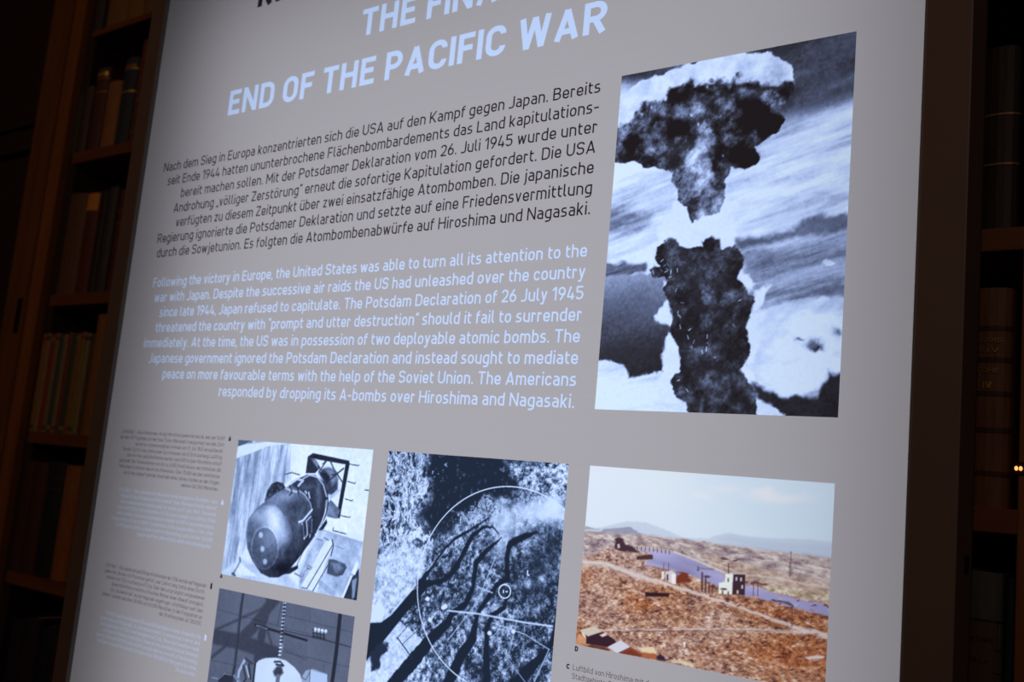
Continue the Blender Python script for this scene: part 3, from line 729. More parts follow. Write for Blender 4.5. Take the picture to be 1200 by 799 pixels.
for c, a, b, ang, v in (((268, 420), 44, 84, -.5, .50), ((305, 485), 40, 70, 0, .30), ((200, 400), 40, 30, -.7, .14), ((250, 380), 60, 24, -.5, .12), ((330, 300), 50, 22, -.6, .26), ((400, 400), 30, 60, .4, .12), ((430, 290), 24, 60, .3, .14), ((360, 350), 30, 50, 0, -.1), ((175, 570), 30, 60, 0, -.08), ((300, 630), 60, 26, -.6, -.14), ((455, 330), 16, 70, .2, .10), ((340, 560), 24, 60, .5, -.1)):
    tone += p.blob(c, a, b, ang)*v*body
rear = p.poly([(352, 262), (385, 228), (455, 214), (495, 250), (514, 320), (504, 395), (470, 460), (425, 525), (418, 470), (440, 400), (438, 360), (410, 300)], .012)
tone = tone*(1-rear*.8)+rear*.8*(.13+.22*p.blob((470, 300), 14, 90, -.3)+.12*p.blob((420, 270), 40, 16))
seam = p.poly([(214, 350), (232, 333), (275, 300), (330, 268), (385, 300), (432, 350), (440, 380), (430, 430), (400, 520), (345, 600), (352, 480), (330, 410), (280, 352)], .02)
tone = tone*(1-seam*.45)+seam*.45*(.20+.30*p.blob((320, 320), 60, 26, -.5)+.15*p.blob((380, 420), 16, 70, .3))
nd = p.disc((228, 540), 58, 92, .05); tone = tone*(1-nd*.75)+nd*.75*(.27+.16*p.blob((250, 500), 50, 60))
tone += (p.disc((228, 540), 62, 97, .03)-p.disc((228, 540), 57, 92, .03))*.14
for c in ((211, 482), (218, 545), (230, 601)): tone += p.disc(c, 9, 12, .5)*.42; tone -= p.blob((c[0]-7, c[1]), 5, 8)*.1
m_ = p.line([(232, 333), (270, 340), (310, 375), (325, 430), (320, 500)], 3, .01); tone -= m_*.06
for pts, wd, v in (([(385, 285), (410, 305), (432, 340), (440, 372)], 5, .75), ([(400, 232), (430, 215), (465, 225), (490, 258), (505, 310)], 7, .8), ([(500, 330), (500, 380), (480, 430), (462, 465)], 4, .55), ([(345, 250), (375, 232), (400, 240), (380, 262)], 14, .78), ([(325, 275), (350, 285), (372, 290)], 12, .75),
                   ([(382, 425), (400, 418), (440, 370)], 12, .88), ([(395, 430), (405, 500)], 7, .85), ([(405, 500), (420, 480), (415, 420), (435, 400)], 6, .8), ([(440, 410), (438, 470)], 4, .6), ([(425, 292), (430, 318)], 9, .85), ([(410, 288), (416, 296)], 10, .8), ([(432, 480), (430, 492)], 6, .8)):
    m_ = p.line(pts, wd*.62, .005); tone = tone*(1-m_*.9)+m_*.9*v
for pts in ([(395, 440), (402, 490)], [(340, 262), (352, 292), (340, 305)], [(408, 430), (412, 470)], [(375, 275), (380, 300)]):
    m_ = p.line(pts, 5, .005); tone = tone*(1-m_)+m_*.08
rs_ = random.Random(8)
for i in range(16):
    t_ = i/15; c = (506-44*t_**2-6*t_, 330+150*t_); tone += p.disc(c, 3.2, 4.5, .6)*.6
tone += (fbm(X, Y, .03, 3, 71)-.5)*.14
p.C = p.tone(np.clip(tone, 0, 1), [(22, 26, 42), (50, 60, 84), (100, 118, 158), (142, 166, 212), (182, 206, 250), (222, 240, 255)])
p.build('black and white photograph of a dark cylindrical bomb')

# --- hall with the white sphere on a chain
p = Print('shed', .0085, (230, 680), 6.0)
X, Y = p.X, p.Y
tone = .38+(fbm(X, Y, .5, 4, 3)-.5)*.10+(fbm(X, Y, .03, 2, 4)-.5)*.05
for pts in ([(100, 190), (300, 245), (800, 380), (1120, 480)], [(600, 240), (1120, 370)], [(600, 500), (1120, 620)], [(800, 180), (795, 300)], [(900, 560), (890, 700)], [(100, 560), (300, 600)]):
    tone -= p.line(pts, 3, .006)*.13
sh = np.zeros(X.shape)
for pts, wd in (([(560, 120), (490, 210), (400, 330), (330, 400)], 70), ([(100, 390), (300, 430), (560, 520)], 80), ([(110, 360), (460, 200)], 14), ([(110, 540), (230, 440)], 18), ([(500, 130), (500, 250), (480, 310)], 26), ([(470, 330), (430, 560)], 60), ([(500, 350), (540, 480)], 14)):
    sh = np.maximum(sh, p.line(pts, wd, .02))
tone -= sh*.16
for pts, wd, v in (([(330, 85), (310, 230), (270, 600), (250, 720)], 22, .16), ([(1012, 235), (985, 500), (955, 720)], 26, .08), ([(622, 150), (605, 380), (590, 560)], 8, .1), ([(415, 312), (778, 422)], 12, .05), ([(590, 345), (960, 435), (1090, 470)], 4, .12), ([(600, 160), (570, 320)], 3, .15), ([(610, 480), (770, 560)], 2, .2)):
    m_ = p.line(pts, wd, .006); tone = tone*(1-m_)+m_*v
tone += p.line([(322, 90), (265, 600)], 3, .004)*.18
tone = np.maximum(tone, p.line([(425, 318), (500, 340)], 4, .004)*.7)
for i in range(15):
    c = (622-i*2.6, 160+i*26); tone += (i % 2)*0+p.disc(c, 11, 6, .5)*.5; tone -= p.disc((c[0], c[1]+12), 10, 5, .5)*.3
tone += p.line([(600, 460), (585, 550)], 22, .01)*.3
for i in range(9): tone -= p.line([(630+i*18, 415+i*4), (640+i*16, 470+i*22)], 2, .004)*.10
for i in range(4):
    c = (838+i*24, 346+i*4); tone = np.maximum(tone, p.disc(c, 11, 16, .3)*.97)
    for d2 in (0, 22): tone -= p.line([(c[0]-18, c[1]+22+d2), (c[0]-8, c[1]+30+d2)], 8, .01)*.35
tone -= p.line([(815, 345), (915, 368)], 6, .006)*.2
sp = p.poly([(405, 760), (415, 590), (440, 562), (490, 545), (560, 543), (630, 562), (690, 610), (730, 660), (760, 760)], .008); tone = tone*(1-sp)+sp*(.93-.06*fbm(X, Y, .2, 3, 3))
m_ = p.poly([(540, 640), (570, 600), (600, 605), (612, 650), (590, 672), (550, 672)], .02); tone = tone*(1-m_)+m_*.2
for pts, wd, v in (([(548, 572), (590, 570), (615, 600), (560, 590)], 9, .05), ([(575, 680), (570, 720)], 30, .45), ([(415, 590), (400, 720)], 14, .08), ([(340, 560), (300, 640), (290, 720)], 18, .75), ([(345, 550), (395, 585)], 12, .2), ([(330, 600), (350, 690), (330, 720)], 12, .15), ([(370, 590), (380, 690)], 12, .1), ([(350, 600), (370, 680)], 8, .85)):
    m_ = p.line(pts, wd, .008); tone = tone*(1-m_)+m_*v
m_ = p.poly([(150, 720), (170, 670), (210, 650), (250, 660), (260, 720)], .012); tone = tone*(1-m_)+m_*.12
for pts, wd, v in (([(160, 690), (200, 655), (245, 665)], 5, .6), ([(265, 670), (300, 700), (310, 720)], 14, .55), ([(110, 682), (150, 692)], 5, .7), ([(265, 700), (290, 720)], 6, .1)):
    m_ = p.line(pts, wd, .006); tone = tone*(1-m_)+m_*v
m_ = p.poly([(740, 680), (770, 632), (820, 622), (922, 660), (920, 760), (745, 760)], .008); tone = tone*(1-m_)+m_*.70
m_ = p.poly([(805, 630), (920, 662), (918, 730), (800, 720)], .006); tone = tone*(1-m_)+m_*.80
tone -= p.line([(800, 630), (796, 720)], 4, .005)*.4; tone -= p.line([(740, 680), (770, 700), (800, 640)], 5, .006)*.3
p.C = p.tone(np.clip(tone, 0, 1), [(28, 32, 44), (54, 60, 80), (88, 98, 124), (114, 130, 164), (165, 190, 235), (212, 230, 255)])
p.build('black and white photograph of a hall with a white sphere on a chain')

# --- aerial view of the river delta
p = Print('aerial', .0062, (420, 520), 2.865)
X, Y = p.X, p.Y
f1 = fbm(X, Y, .045, 5, 3, .82); f2 = fbm(X, Y, .03, 3, 14, .7, .9, 2.6); f3 = fbm(X, Y, .5, 4, 33)
town = np.clip(.40+(f1-.5)*2.0+(f3-.5)*.7, .08, .97)
tone = town
wl_ = p.warp(.05, .1, 3); wb = p.warp(.10, .22, 6, 5)
# hills with bright ridges
hills = p.poly([(60, 0), (340, 0), (260, 120), (300, 190), (240, 260), (260, 330), (220, 380), (130, 390), (50, 330)], .05, wb)
rx_, ry_ = p.warp(.06, .09, 91); ridge = 1-np.abs(fbm(rx_, ry_, .050, 4, 19, .7, 1.9, 1.8)-.5)*8
rt = np.clip(.34+.48*ridge+.9*(f1-.5)+.5*(f3-.5), .08, .95)
tone = tone*(1-hills)+hills*rt
br = p.blob((190, 260), 60, 110, .5)*hills; tone += br*.28
dark = p.poly([(230, 20), (420, 20), (640, 60), (560, 110), (540, 140), (470, 180), (380, 230), (330, 270), (290, 300), (240, 290), (190, 240), (250, 180), (240, 110)], .06, wb)
spk = np.clip((fbm(X, Y, .04, 4, 55, .65)-.62)*5, 0, .8)
tone = tone*(1-dark)+dark*(.07+spk*(.25+.9*p.blob((400, 240), 90, 60)+.8*p.blob((260, 80), 50, 60)+.6*p.blob((560, 80), 90, 30)))
mz = p.poly([(330, 230), (420, 170), (480, 190), (470, 250), (400, 300), (310, 320)], .05, wb); tone = np.where(mz > .3, np.maximum(tone, mz*np.clip(.15+ridge*.6, 0, .9)), tone)
tr_ = p.poly([(500, 60), (720, 60), (720, 230), (620, 180), (540, 140)], .06, wb); tone = tone*(1-tr_)+tr_*np.clip(.5+(f1-.5)*2.4, .08, .95)
tone += p.line([(690, 90), (640, 200)], 40, .06, wl_)*.25
# plain at lower left, brighter
pl = p.poly([(30, 400), (90, 360), (180, 340), (240, 360), (215, 440), (100, 590), (20, 620)], .05, wb); tone = tone*(1-pl)+pl*np.clip(.78+(f1-.5)*1.1, .2, 1)
pl2 = p.poly([(130, 590), (220, 660), (180, 740), (100, 820), (0, 820), (20, 740)], .01); tone = tone*(1-pl2)+pl2*np.clip(.88+(f1-.55)*.8, .3, 1)
# smoke over the upper right
for c, a, b, v in (((640, 225), 80, 50, .95), ((560, 215), 60, 40, .6), ((500, 265), 60, 45, .7), ((530, 300), 60, 40, .35), ((470, 225), 36, 36, .45), ((475, 350), 30, 50, .42), ((460, 320), 40, 60, .25)):
    b_ = p.blob(c, a, b, .3, wb)*v; tone = tone*(1-b_)+b_*.98
dz = p.blob((600, 420), 90, 110, 0, wb)*.62+p.blob((640, 320), 50, 60, 0, wb)*.45+p.blob((560, 480), 60, 60, 0)*.2; tone = tone*(1-np.clip(dz, 0, .8))+np.clip(dz, 0, .8)*(.08+.25*np.clip(f1-.45, 0, 1))
tone += p.blob((568, 470), 20, 16, .5)*.5+p.blob((615, 450), 12, 12)*.5
md = p.blob((400, 520), 50, 90, 0)*.3; tone = tone*(1-md)+md*.5
tone = np.clip(tone, 0, 1)
# rivers
def river(pts, wd, op=1.0):
    global tone
    m_ = p.line(pts, wd, .010, p.warp(.012, .05, 5)); tone = tone*(1-m_*op)+m_*op*.05
    return m_
tone -= 0
sh1 = p.poly([(20, 600), (75, 600), (110, 575), (170, 505), (212, 455), (235, 480), (150, 580), (70, 680), (10, 740)], .008)
ou = p.line([(30, 606), (70, 600), (105, 578), (165, 505), (212, 450), (280, 370)], 10, .01); tone = tone*(1-ou*.6)+ou*.6*.9
tone = tone*(1-sh1)+sh1*.05
river([(212, 462), (250, 410), (290, 350), (330, 315), (400, 275), (440, 250)], [20, 8, 8, 10, 6, 3], .95)
river([(205, 470), (250, 466), (290, 458), (318, 430), (352, 370), (380, 310), (420, 280), (450, 278), (470, 300)], [26, 18, 14, 16, 16, 14, 9, 5, 3])
river([(110, 815), (190, 720), (240, 660), (300, 600), (310, 575), (360, 535), (385, 480), (395, 400), (440, 350), (480, 315)], [44, 46, 36, 26, 18, 18, 14, 18, 12, 3])
river([(290, 830), (340, 720), (385, 650), (400, 570), (440, 510), (470, 470), (500, 455), (498, 380), (510, 335), (560, 310), (600, 295)], [40, 34, 26, 14, 16, 14, 20, 16, 20, 18, 5])
river([(432, 820), (430, 700), (430, 620), (450, 575), (490, 550), (500, 510)], [24, 22, 14, 16, 12, 8])
river([(515, 830), (560, 770), (610, 720), (650, 670), (670, 560)], [50, 34, 24, 16, 8])
for pts, wd, v in (([(60, 560), (200, 480)], 2, .85), ([(300, 560), (400, 570), (560, 600), (650, 612)], 5, .92), ([(450, 600), (560, 640), (640, 690)], 3, .8), ([(530, 600), (500, 720), (560, 800)], 2.5, .75), ([(460, 380), (400, 530), (300, 660)], 3, .8), ([(400, 480), (450, 500)], 4, .8), ([(430, 420), (480, 450)], 3, .7), ([(640, 690), (590, 800)], 4, .7), ([(530, 600), (490, 800)], 2, .6), ([(430, 300), (380, 330)], 2, .7),
                   ([(130, 650), (160, 690), (180, 720)], 5, .15), ([(128, 655), (175, 600)], 3, .3), ([(150, 670), (200, 625)], 3, .35)):
    m_ = p.line(pts, wd, .005); tone = tone*(1-m_*.8)+m_*.8*v
m_ = p.poly([(45, 705), (60, 685), (80, 670), (104, 680), (100, 700), (80, 720), (70, 745), (45, 760)], .02, wl_); tone = tone*(1-m_)+m_*.12
m_ = p.poly([(45, 560), (70, 520), (92, 560), (80, 595), (40, 600)], .015); tone = tone*(1-m_)+m_*.92
for c in ((232, 520), (292, 545), (285, 550), (240, 590), (440, 635), (520, 630)): m_ = p.disc(c, 7, 7, .4); tone = tone*(1-m_)+m_*.95
# drawn circles and marks
cc = [(500+302*math.cos(a), 490+347*math.sin(a)) for a in np.linspace(math.pi*.64, math.pi*1.76, 60)]
m_ = p.line(cc, 3.0, .004); tone = tone*(1-m_)+m_*.97
ring = [(491+20*math.cos(a), 495+23*math.sin(a)) for a in np.linspace(0, 2*math.pi, 25)]
m_ = p.line(ring, 3, .004); tone = tone*(1-m_)+m_*.97
m_ = p.disc((491, 495), 17, 20, .1); tone = tone*(1-m_*.7)+m_*.7*.08
for pts in ([(487, 492), (487, 500)], [(496, 496), (500, 496)], [(568, 426), (568, 440), (573, 440)]): tone = np.maximum(tone, p.line(pts, 4, .005)*.95)
p.C = p.tone(np.clip(tone, 0, 1), [(24, 32, 48), (44, 56, 80), (84, 104, 142), (134, 158, 202), (178, 202, 245), (205, 226, 255)])
p.build('black and white aerial photograph of a river delta city')

# --- colour view over the ruined city
p = Print('ruins', .0064, (660, 530), 2.97)
X, Y = p.X, p.Y
x0, x1, y0, y1 = p.rect
s_ = (X-x0)/(x1-x0); t_ = (Y-y0)/(y1-y0)
sky = np.stack([207+0*X-14*s_, 220-8*s_, 238-6*s_], -1)
cld = np.clip((fbm(X, Y, .6, 4, 5, .5, 0, 2.5)-.42)*2.2, 0, 1)[..., None]
sky = sky*(1-.5*cld)+np.array([222, 228, 232])*.5*cld
for c, a, b, v in (((760, 160), 110, 20, .5), ((700, 145), 50, 18, .5), ((560, 130), 60, 14, .3), ((480, 155), 40, 14, .35)):
    k_ = (p.blob(c, a, b, .1, p.warp(.04, .15, 8))*v)[..., None]; sky = sky*(1-k_)+np.array([232, 226, 232])*k_
p.C = sky
wv = p.warp(.02, .08, 9)
p.put(p.poly([(60, 320), (80, 262), (125, 262), (180, 250), (215, 240), (245, 240), (290, 246), (330, 258), (370, 275), (420, 298), (500, 300), (540, 288), (580, 280), (640, 292), (700, 296), (760, 300), (850, 302), (950, 312), (960, 360), (950, 420), (500, 340), (300, 330), (60, 330)], .012, p.warp(.01, .05, 3)), (184, 197, 218), .9)
p.put(p.poly([(540, 300), (580, 290), (640, 300), (760, 312), (950, 322), (950, 370), (700, 345)], .03), (168, 182, 210), .5)
p.put(p.poly([(70, 268), (80, 256), (110, 266), (130, 268)], .01), (150, 156, 176))
p.put(p.poly([(125, 280), (150, 266), (200, 262), (235, 261), (258, 270), (275, 288), (200, 300)], .01, wv), (142, 146, 170))
# ground
h1 = fbm(X, Y, .034, 4, 41, .8, .0, 1.7); h2 = fbm(X, Y, .35, 4, 42, .5, .1, 2.0); h3 = fbm(X, Y, .016, 2, 43, .8, .0, 1.6)
def gcol(v, ramp): return p.tone(np.clip(v, 0, 1), ramp)
dirt = gcol(.5+(h1-.5)*1.15+(h3-.5)*.75, [(58, 34, 38), (112, 68, 54), (158, 104, 72), (184, 136, 104), (216, 196, 190)])
rub = gcol(.5+(h1-.5)*1.1+(h3-.5)*.8, [(70, 50, 56), (128, 100, 100), (166, 140, 136), (196, 178, 176), (222, 214, 214)])
orange = np.clip((h2-.40)*3.2, 0, 1)[..., None]
near = sstep(.62, .30, t_)[..., None]
gr = rub*(1-near*(.35+.65*orange))+dirt*near*(.35+.65*orange)
hg = np.array([150, 60, 30])[None, None]*np.ones_like(gr); k_ = (np.clip((h2-.60)*4, 0, 1)*sstep(.5, .1, t_))[..., None]*.35
gr = gr*(1-k_)+hg*k_
gm = p.poly([(0, 290), (80, 276), (130, 280), (200, 288), (270, 288), (400, 302), (480, 312), (600, 330), (700, 342), (820, 356), (960, 372), (1000, 900), (0, 900)], .008, wv)
p.put(gm, gr)
far = gcol(.5+(fbm(X, Y, .03, 4, 48, .7, -.1, 2.4)-.5)*2.0, [(112, 96, 110), (150, 134, 140), (178, 164, 164), (206, 198, 200)])
fm = p.poly([(0, 290), (80, 276), (270, 288), (480, 312), (700, 342), (960, 372), (960, 540), (850, 500), (700, 460), (640, 440), (560, 420), (480, 380), (400, 345), (280, 322), (150, 330), (60, 380)], .03)
p.put(fm, far)
p.put(p.poly([(480, 350), (620, 390), (760, 420), (930, 460), (930, 520), (800, 480), (640, 440), (520, 400)], .04, wv), gcol(.5+(h1-.5)*1.6, [(120, 96, 92), (160, 134, 122), (190, 168, 152), (214, 202, 190)]), .8)
for pts, wd in (([(420, 350), (520, 385), (640, 425), (760, 440), (930, 475)], 5), ([(600, 360), (760, 385), (930, 410)], 3), ([(70, 292), (250, 306)], 3), ([(640, 330), (860, 372)], 3)):
    p.put(p.line(pts, wd, .012, wv), (208, 202, 206), .7)
# river
riv = p.poly([(255, 332), (330, 338), (400, 352), (450, 372), (500, 396), (560, 420), (560, 440), (640, 460), (700, 478), (800, 505), (930, 535), (930, 572), (820, 545), (700, 512), (600, 490), (500, 450), (440, 425), (350, 405), (280, 390), (300, 372), (310, 356)], .010, p.warp(.012, .06, 4))
p.put(riv, gcol(.5+(fbm(X, Y, .08, 3, 3, .5, -.2, 5)-.5)*1.2, [(132, 130, 172), (156, 154, 200), (176, 174, 214)]))
p.put(p.poly([(700, 470), (740, 462), (930, 500), (930, 532), (800, 500), (720, 485)], .012, wv), gcol(.5+(h1-.5)*2, [(130, 110, 96), (176, 160, 140), (214, 206, 196)]))
p.put(p.line([(385, 345), (450, 370), (560, 418)], 7, .008), (204, 198, 198), .8)
p.put(p.line([(250, 325), (375, 342)], 4, .005), (190, 180, 184)); 
for i in range(9): p.put(p.line([(258+i*14, 328+i*1.8), (258+i*14, 338+i*1.8)], 4, .005), (100, 88, 100))
# roads
for pts, wd in (([(60, 380), (150, 388), (260, 430), (350, 455), (480, 495), (600, 535), (700, 570), (800, 605), (925, 642)], [10, 12, 14, 12, 10, 8, 10, 12, 18]), ([(60, 620), (300, 616), (560, 614), (700, 618), (860, 625)], [3, 4, 5, 6, 12]), ([(240, 480), (300, 500), (330, 520)], 4)):
    p.put(p.line(pts, wd, .01, p.warp(.01, .05, 6)), (205, 196, 200), .85)
p.put(p.poly([(65, 375), (140, 378), (200, 400), (300, 420), (260, 440), (150, 400), (65, 400)], .03, wv), (200, 190, 192), .6)
p.put(p.line([(60, 625), (560, 619), (800, 622)], 2.5, .006), (110, 80, 80), .6)
# buildings
def P2(pts, col, soft=.007, op=1.0, w=None): p.put(p.poly(pts, soft, w), col, op)
P2([(178, 330), (182, 302), (196, 298), (208, 303), (212, 320), (240, 326), (262, 345), (200, 345)], (66, 46, 56), .01, 1, wv)
P2([(188, 320), (196, 318), (198, 332), (190, 334)], (190, 180, 186))
P2([(254, 362), (300, 355), (312, 358), (312, 372), (256, 374)], (74, 50, 54))
P2([(342, 415), (352, 412), (352, 440), (342, 445)], (215, 210, 215)); P2([(356, 415), (376, 410), (392, 420), (392, 458), (380, 458), (356, 445)], (200, 194, 200))
P2([(376, 425), (390, 420), (392, 458), (378, 456)], (226, 224, 230)); P2([(360, 425), (366, 424), (366, 446), (360, 446)], (70, 54, 64))
P2([(392, 418), (400, 415), (436, 422), (438, 436), (455, 448), (440, 456), (392, 455)], (112, 52, 40), .01, 1, wv); P2([(385, 415), (410, 420), (400, 430)], (120, 124, 170))
for x_ in (350, 367): p.put(p.line([(x_, 385), (x_, 412)], 2.4, .004), (84, 70, 84))
P2([(284, 486), (368, 490), (368, 502), (286, 502)], (50, 30, 38))
P2([(565, 422), (600, 422), (600, 452), (588, 452), (590, 494), (540, 492), (542, 454), (562, 450)], (218, 226, 226)); P2([(592, 424), (634, 425), (632, 497), (588, 494)], (62, 40, 50))
for a, b in ((600, 434), (616, 436), (620, 462), (604, 480)): P2([(a, b), (a+6, b), (a+6, b+12), (a, b+12)], (190, 192, 212))
for a, b in ((572, 438), (552, 482), (572, 484)): P2([(a, b), (a+5, b), (a+5, b+12), (a, b+12)], (90, 74, 80))
p.put(p.line([(575, 388), (576, 420)], 4, .005), (96, 56, 60))
for x_, a, b, wd in ((484, 420, 482, 7), (496, 432, 485, 6), (508, 455, 488, 5), (520, 460, 492, 4), (663, 450, 498, 2.4), (678, 450, 498, 2.4), (797, 540, 606, 3.4), (793, 345, 430, 2), (788, 380, 432, 2), (470, 400, 410, 6)):
    p.put(p.line([(x_, a), (x_-1, b)], wd, .005), (78, 54, 66), .9)
p.put(p.line([(468, 403), (524, 407)], 4, .006), (120, 106, 130)); p.put(p.line([(655, 452), (710, 462)], 7, .01, wv), (90, 56, 60)); p.put(p.line([(730, 512), (800, 530)], 6, .012, wv), (80, 56, 60))
for c in ((560, 475), (520, 470), (640, 510), (680, 520), (560, 370), (600, 375), (500, 430)): p.put(p.disc(c, 12, 4, .5, wv), (72, 48, 54), .8)
rs_ = random.Random(3)
for _ in range(420):
    cx_, cy_ = rs_.uniform(60, 930), rs_.uniform(500, 790); r_1 = rs_.uniform(1.5, 6)
    p.put(p.disc((cx_, cy_), r_1*1.5, r_1*.5, .6, wv), rs_.choice([(60, 36, 40), (90, 50, 40), (216, 206, 206), (80, 52, 60), (200, 190, 200), (150, 80, 50)]), rs_.uniform(.4, .85))
P2([(840, 706), (912, 708), (908, 718), (850, 716)], (214, 206, 212), .008, .9, wv)
# huts in the near corner
p.src((665, 690), 7.33)
P2([(60, 480), (90, 380), (140, 400), (200, 470), (180, 500), (60, 490)], (196, 150, 116), .01, .8, wv)
P2([(160, 400), (300, 370), (400, 430), (420, 460), (350, 500), (160, 470)], (52, 32, 44)); P2([(150, 380), (160, 430), (130, 400), (115, 350)], (216, 196, 180))
P2([(110, 350), (235, 318), (290, 368), (175, 408)], (192, 184, 174)); P2([(275, 395), (320, 378), (340, 398), (300, 412)], (214, 200, 196))
P2([(120, 470), (340, 500), (360, 530), (200, 505)], (80, 44, 42), .01, .8, wv)
P2([(345, 498), (455, 440), (545, 500), (425, 556)], (196, 198, 214)); P2([(540, 498), (640, 560), (638, 585), (430, 552)], (112, 52, 40)); P2([(430, 556), (545, 500), (632, 552), (630, 575), (540, 520)], (128, 66, 52))
P2([(645, 540), (765, 545), (765, 606), (636, 585)], (160, 92, 62)); P2([(600, 500), (740, 500), (765, 530), (765, 548), (650, 545)], (214, 196, 168), .01, 1, wv)
P2([(768, 565), (790, 550), (825, 575), (830, 620), (760, 605)], (52, 36, 54), .01, 1, wv); P2([(992, 455), (1015, 455), (1012, 500), (998, 500)], (226, 218, 216))
P2([(850, 625), (900, 618), (1010, 615), (1060, 640), (1090, 680), (950, 650)], (214, 202, 180), .02, .9, wv)
p.build('colour photograph of a ruined city beside a river')
# ---------------------------------------------------------------- reading room behind the display
def struct(o, name):
    o.name = name; o['kind'] = 'structure'; return o
struct(boxes('floor', [(-45, 30, FLOOR_Y-.3, FLOOR_Y, -8, 45)], MAT['floor']), 'floor')
struct(boxes('ceiling', [(-45, 30, 22, 22.3, -8, 45)], MAT['plaster']), 'ceiling')
struct(boxes('wall_back', [(-45, 30, FLOOR_Y, 22, -8, -7.6)], MAT['plaster']), 'wall_back')
ZF = -3.65                                            # front of the bookcase
LV = [-13.4, -10.35, -7.3, -4.33, -1.40, 1.56, 4.77, 7.74, 10.8, 13.9]      # undersides of the shelves
TH = .25
case = empty('bookcase', W(-8, FLOOR_Y, -5), 'long dark oak bookcase running behind the light box display', 'bookcase')
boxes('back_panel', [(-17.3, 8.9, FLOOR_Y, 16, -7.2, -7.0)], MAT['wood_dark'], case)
boxes('pilaster', [(-17.37, -16.46, FLOOR_Y, 16, -7.0, ZF)], MAT['wood'], case, .02)
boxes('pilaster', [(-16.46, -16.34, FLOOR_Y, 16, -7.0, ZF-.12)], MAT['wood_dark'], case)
boxes('pilaster', [(-16.34, -15.86, FLOOR_Y, 16, -7.0, ZF+.03)], MAT['wood_warm'], case, .03)
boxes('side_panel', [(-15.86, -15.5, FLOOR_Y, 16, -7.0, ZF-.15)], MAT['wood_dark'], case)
for a, b in ((-9.3, -8.5), (-3.0, -2.2), (3.81, 4.6), (8.2, 9.0)):
    boxes('pilaster', [(a, b, FLOOR_Y, 16, -7.0, ZF)], MAT['wood_warm' if a > 3 else 'wood'], case, .02)
for a, b in ((-15.5, -9.3), (-8.5, -3.0), (-2.2, 3.81), (4.6, 8.2)):
    for y in LV:
        if y == 7.74: boxes('shelf', [(a, b, y, y+.14, -7.0, ZF-.02)], MAT['wood_shelf'], case, .015)
        else: boxes('shelf', [(a, b, y, y+TH, -7.0, ZF-.02)], MAT['wood_shelf'], case, .015)
boxes('cornice', [(-17.7, 9.3, 16, 16.9, -7.2, ZF+.35)], MAT['wood'], case, .05)
boxes('plinth', [(-17.5, 9.1, FLOOR_Y, FLOOR_Y+1.1, ZF-.4, ZF+.1)], MAT['wood'], case, .03)
boxes('hinge', [(-16.78, -16.62, .99, 1.77, ZF-.02, ZF+.035)], MAT['slot'], case, .01)
# panelled wall to the left of the bookcase
pw = boxes('wall_left', [(-45, -17.4, FLOOR_Y, 22, -7.0, -4.3)], MAT['plaster']); struct(pw, 'wall_left')
for i, (a, b) in enumerate(((-21.5, -17.9), (-25.8, -22.2), (-30.1, -26.5))):
    for c, d in ((-13.5, -4.5), (-3.6, 5.4), (6.3, 15.3)):
        o = boxes('wall_panel', [(a, b, c, d, -4.3, -4.14)], MAT['wood_dark'], pw, .06)
o = boxes('trim_1', [(-45, -17.4, 5.6, 6.1, -4.3, -4.05)], MAT['wood_dark']); o['kind'] = 'structure'

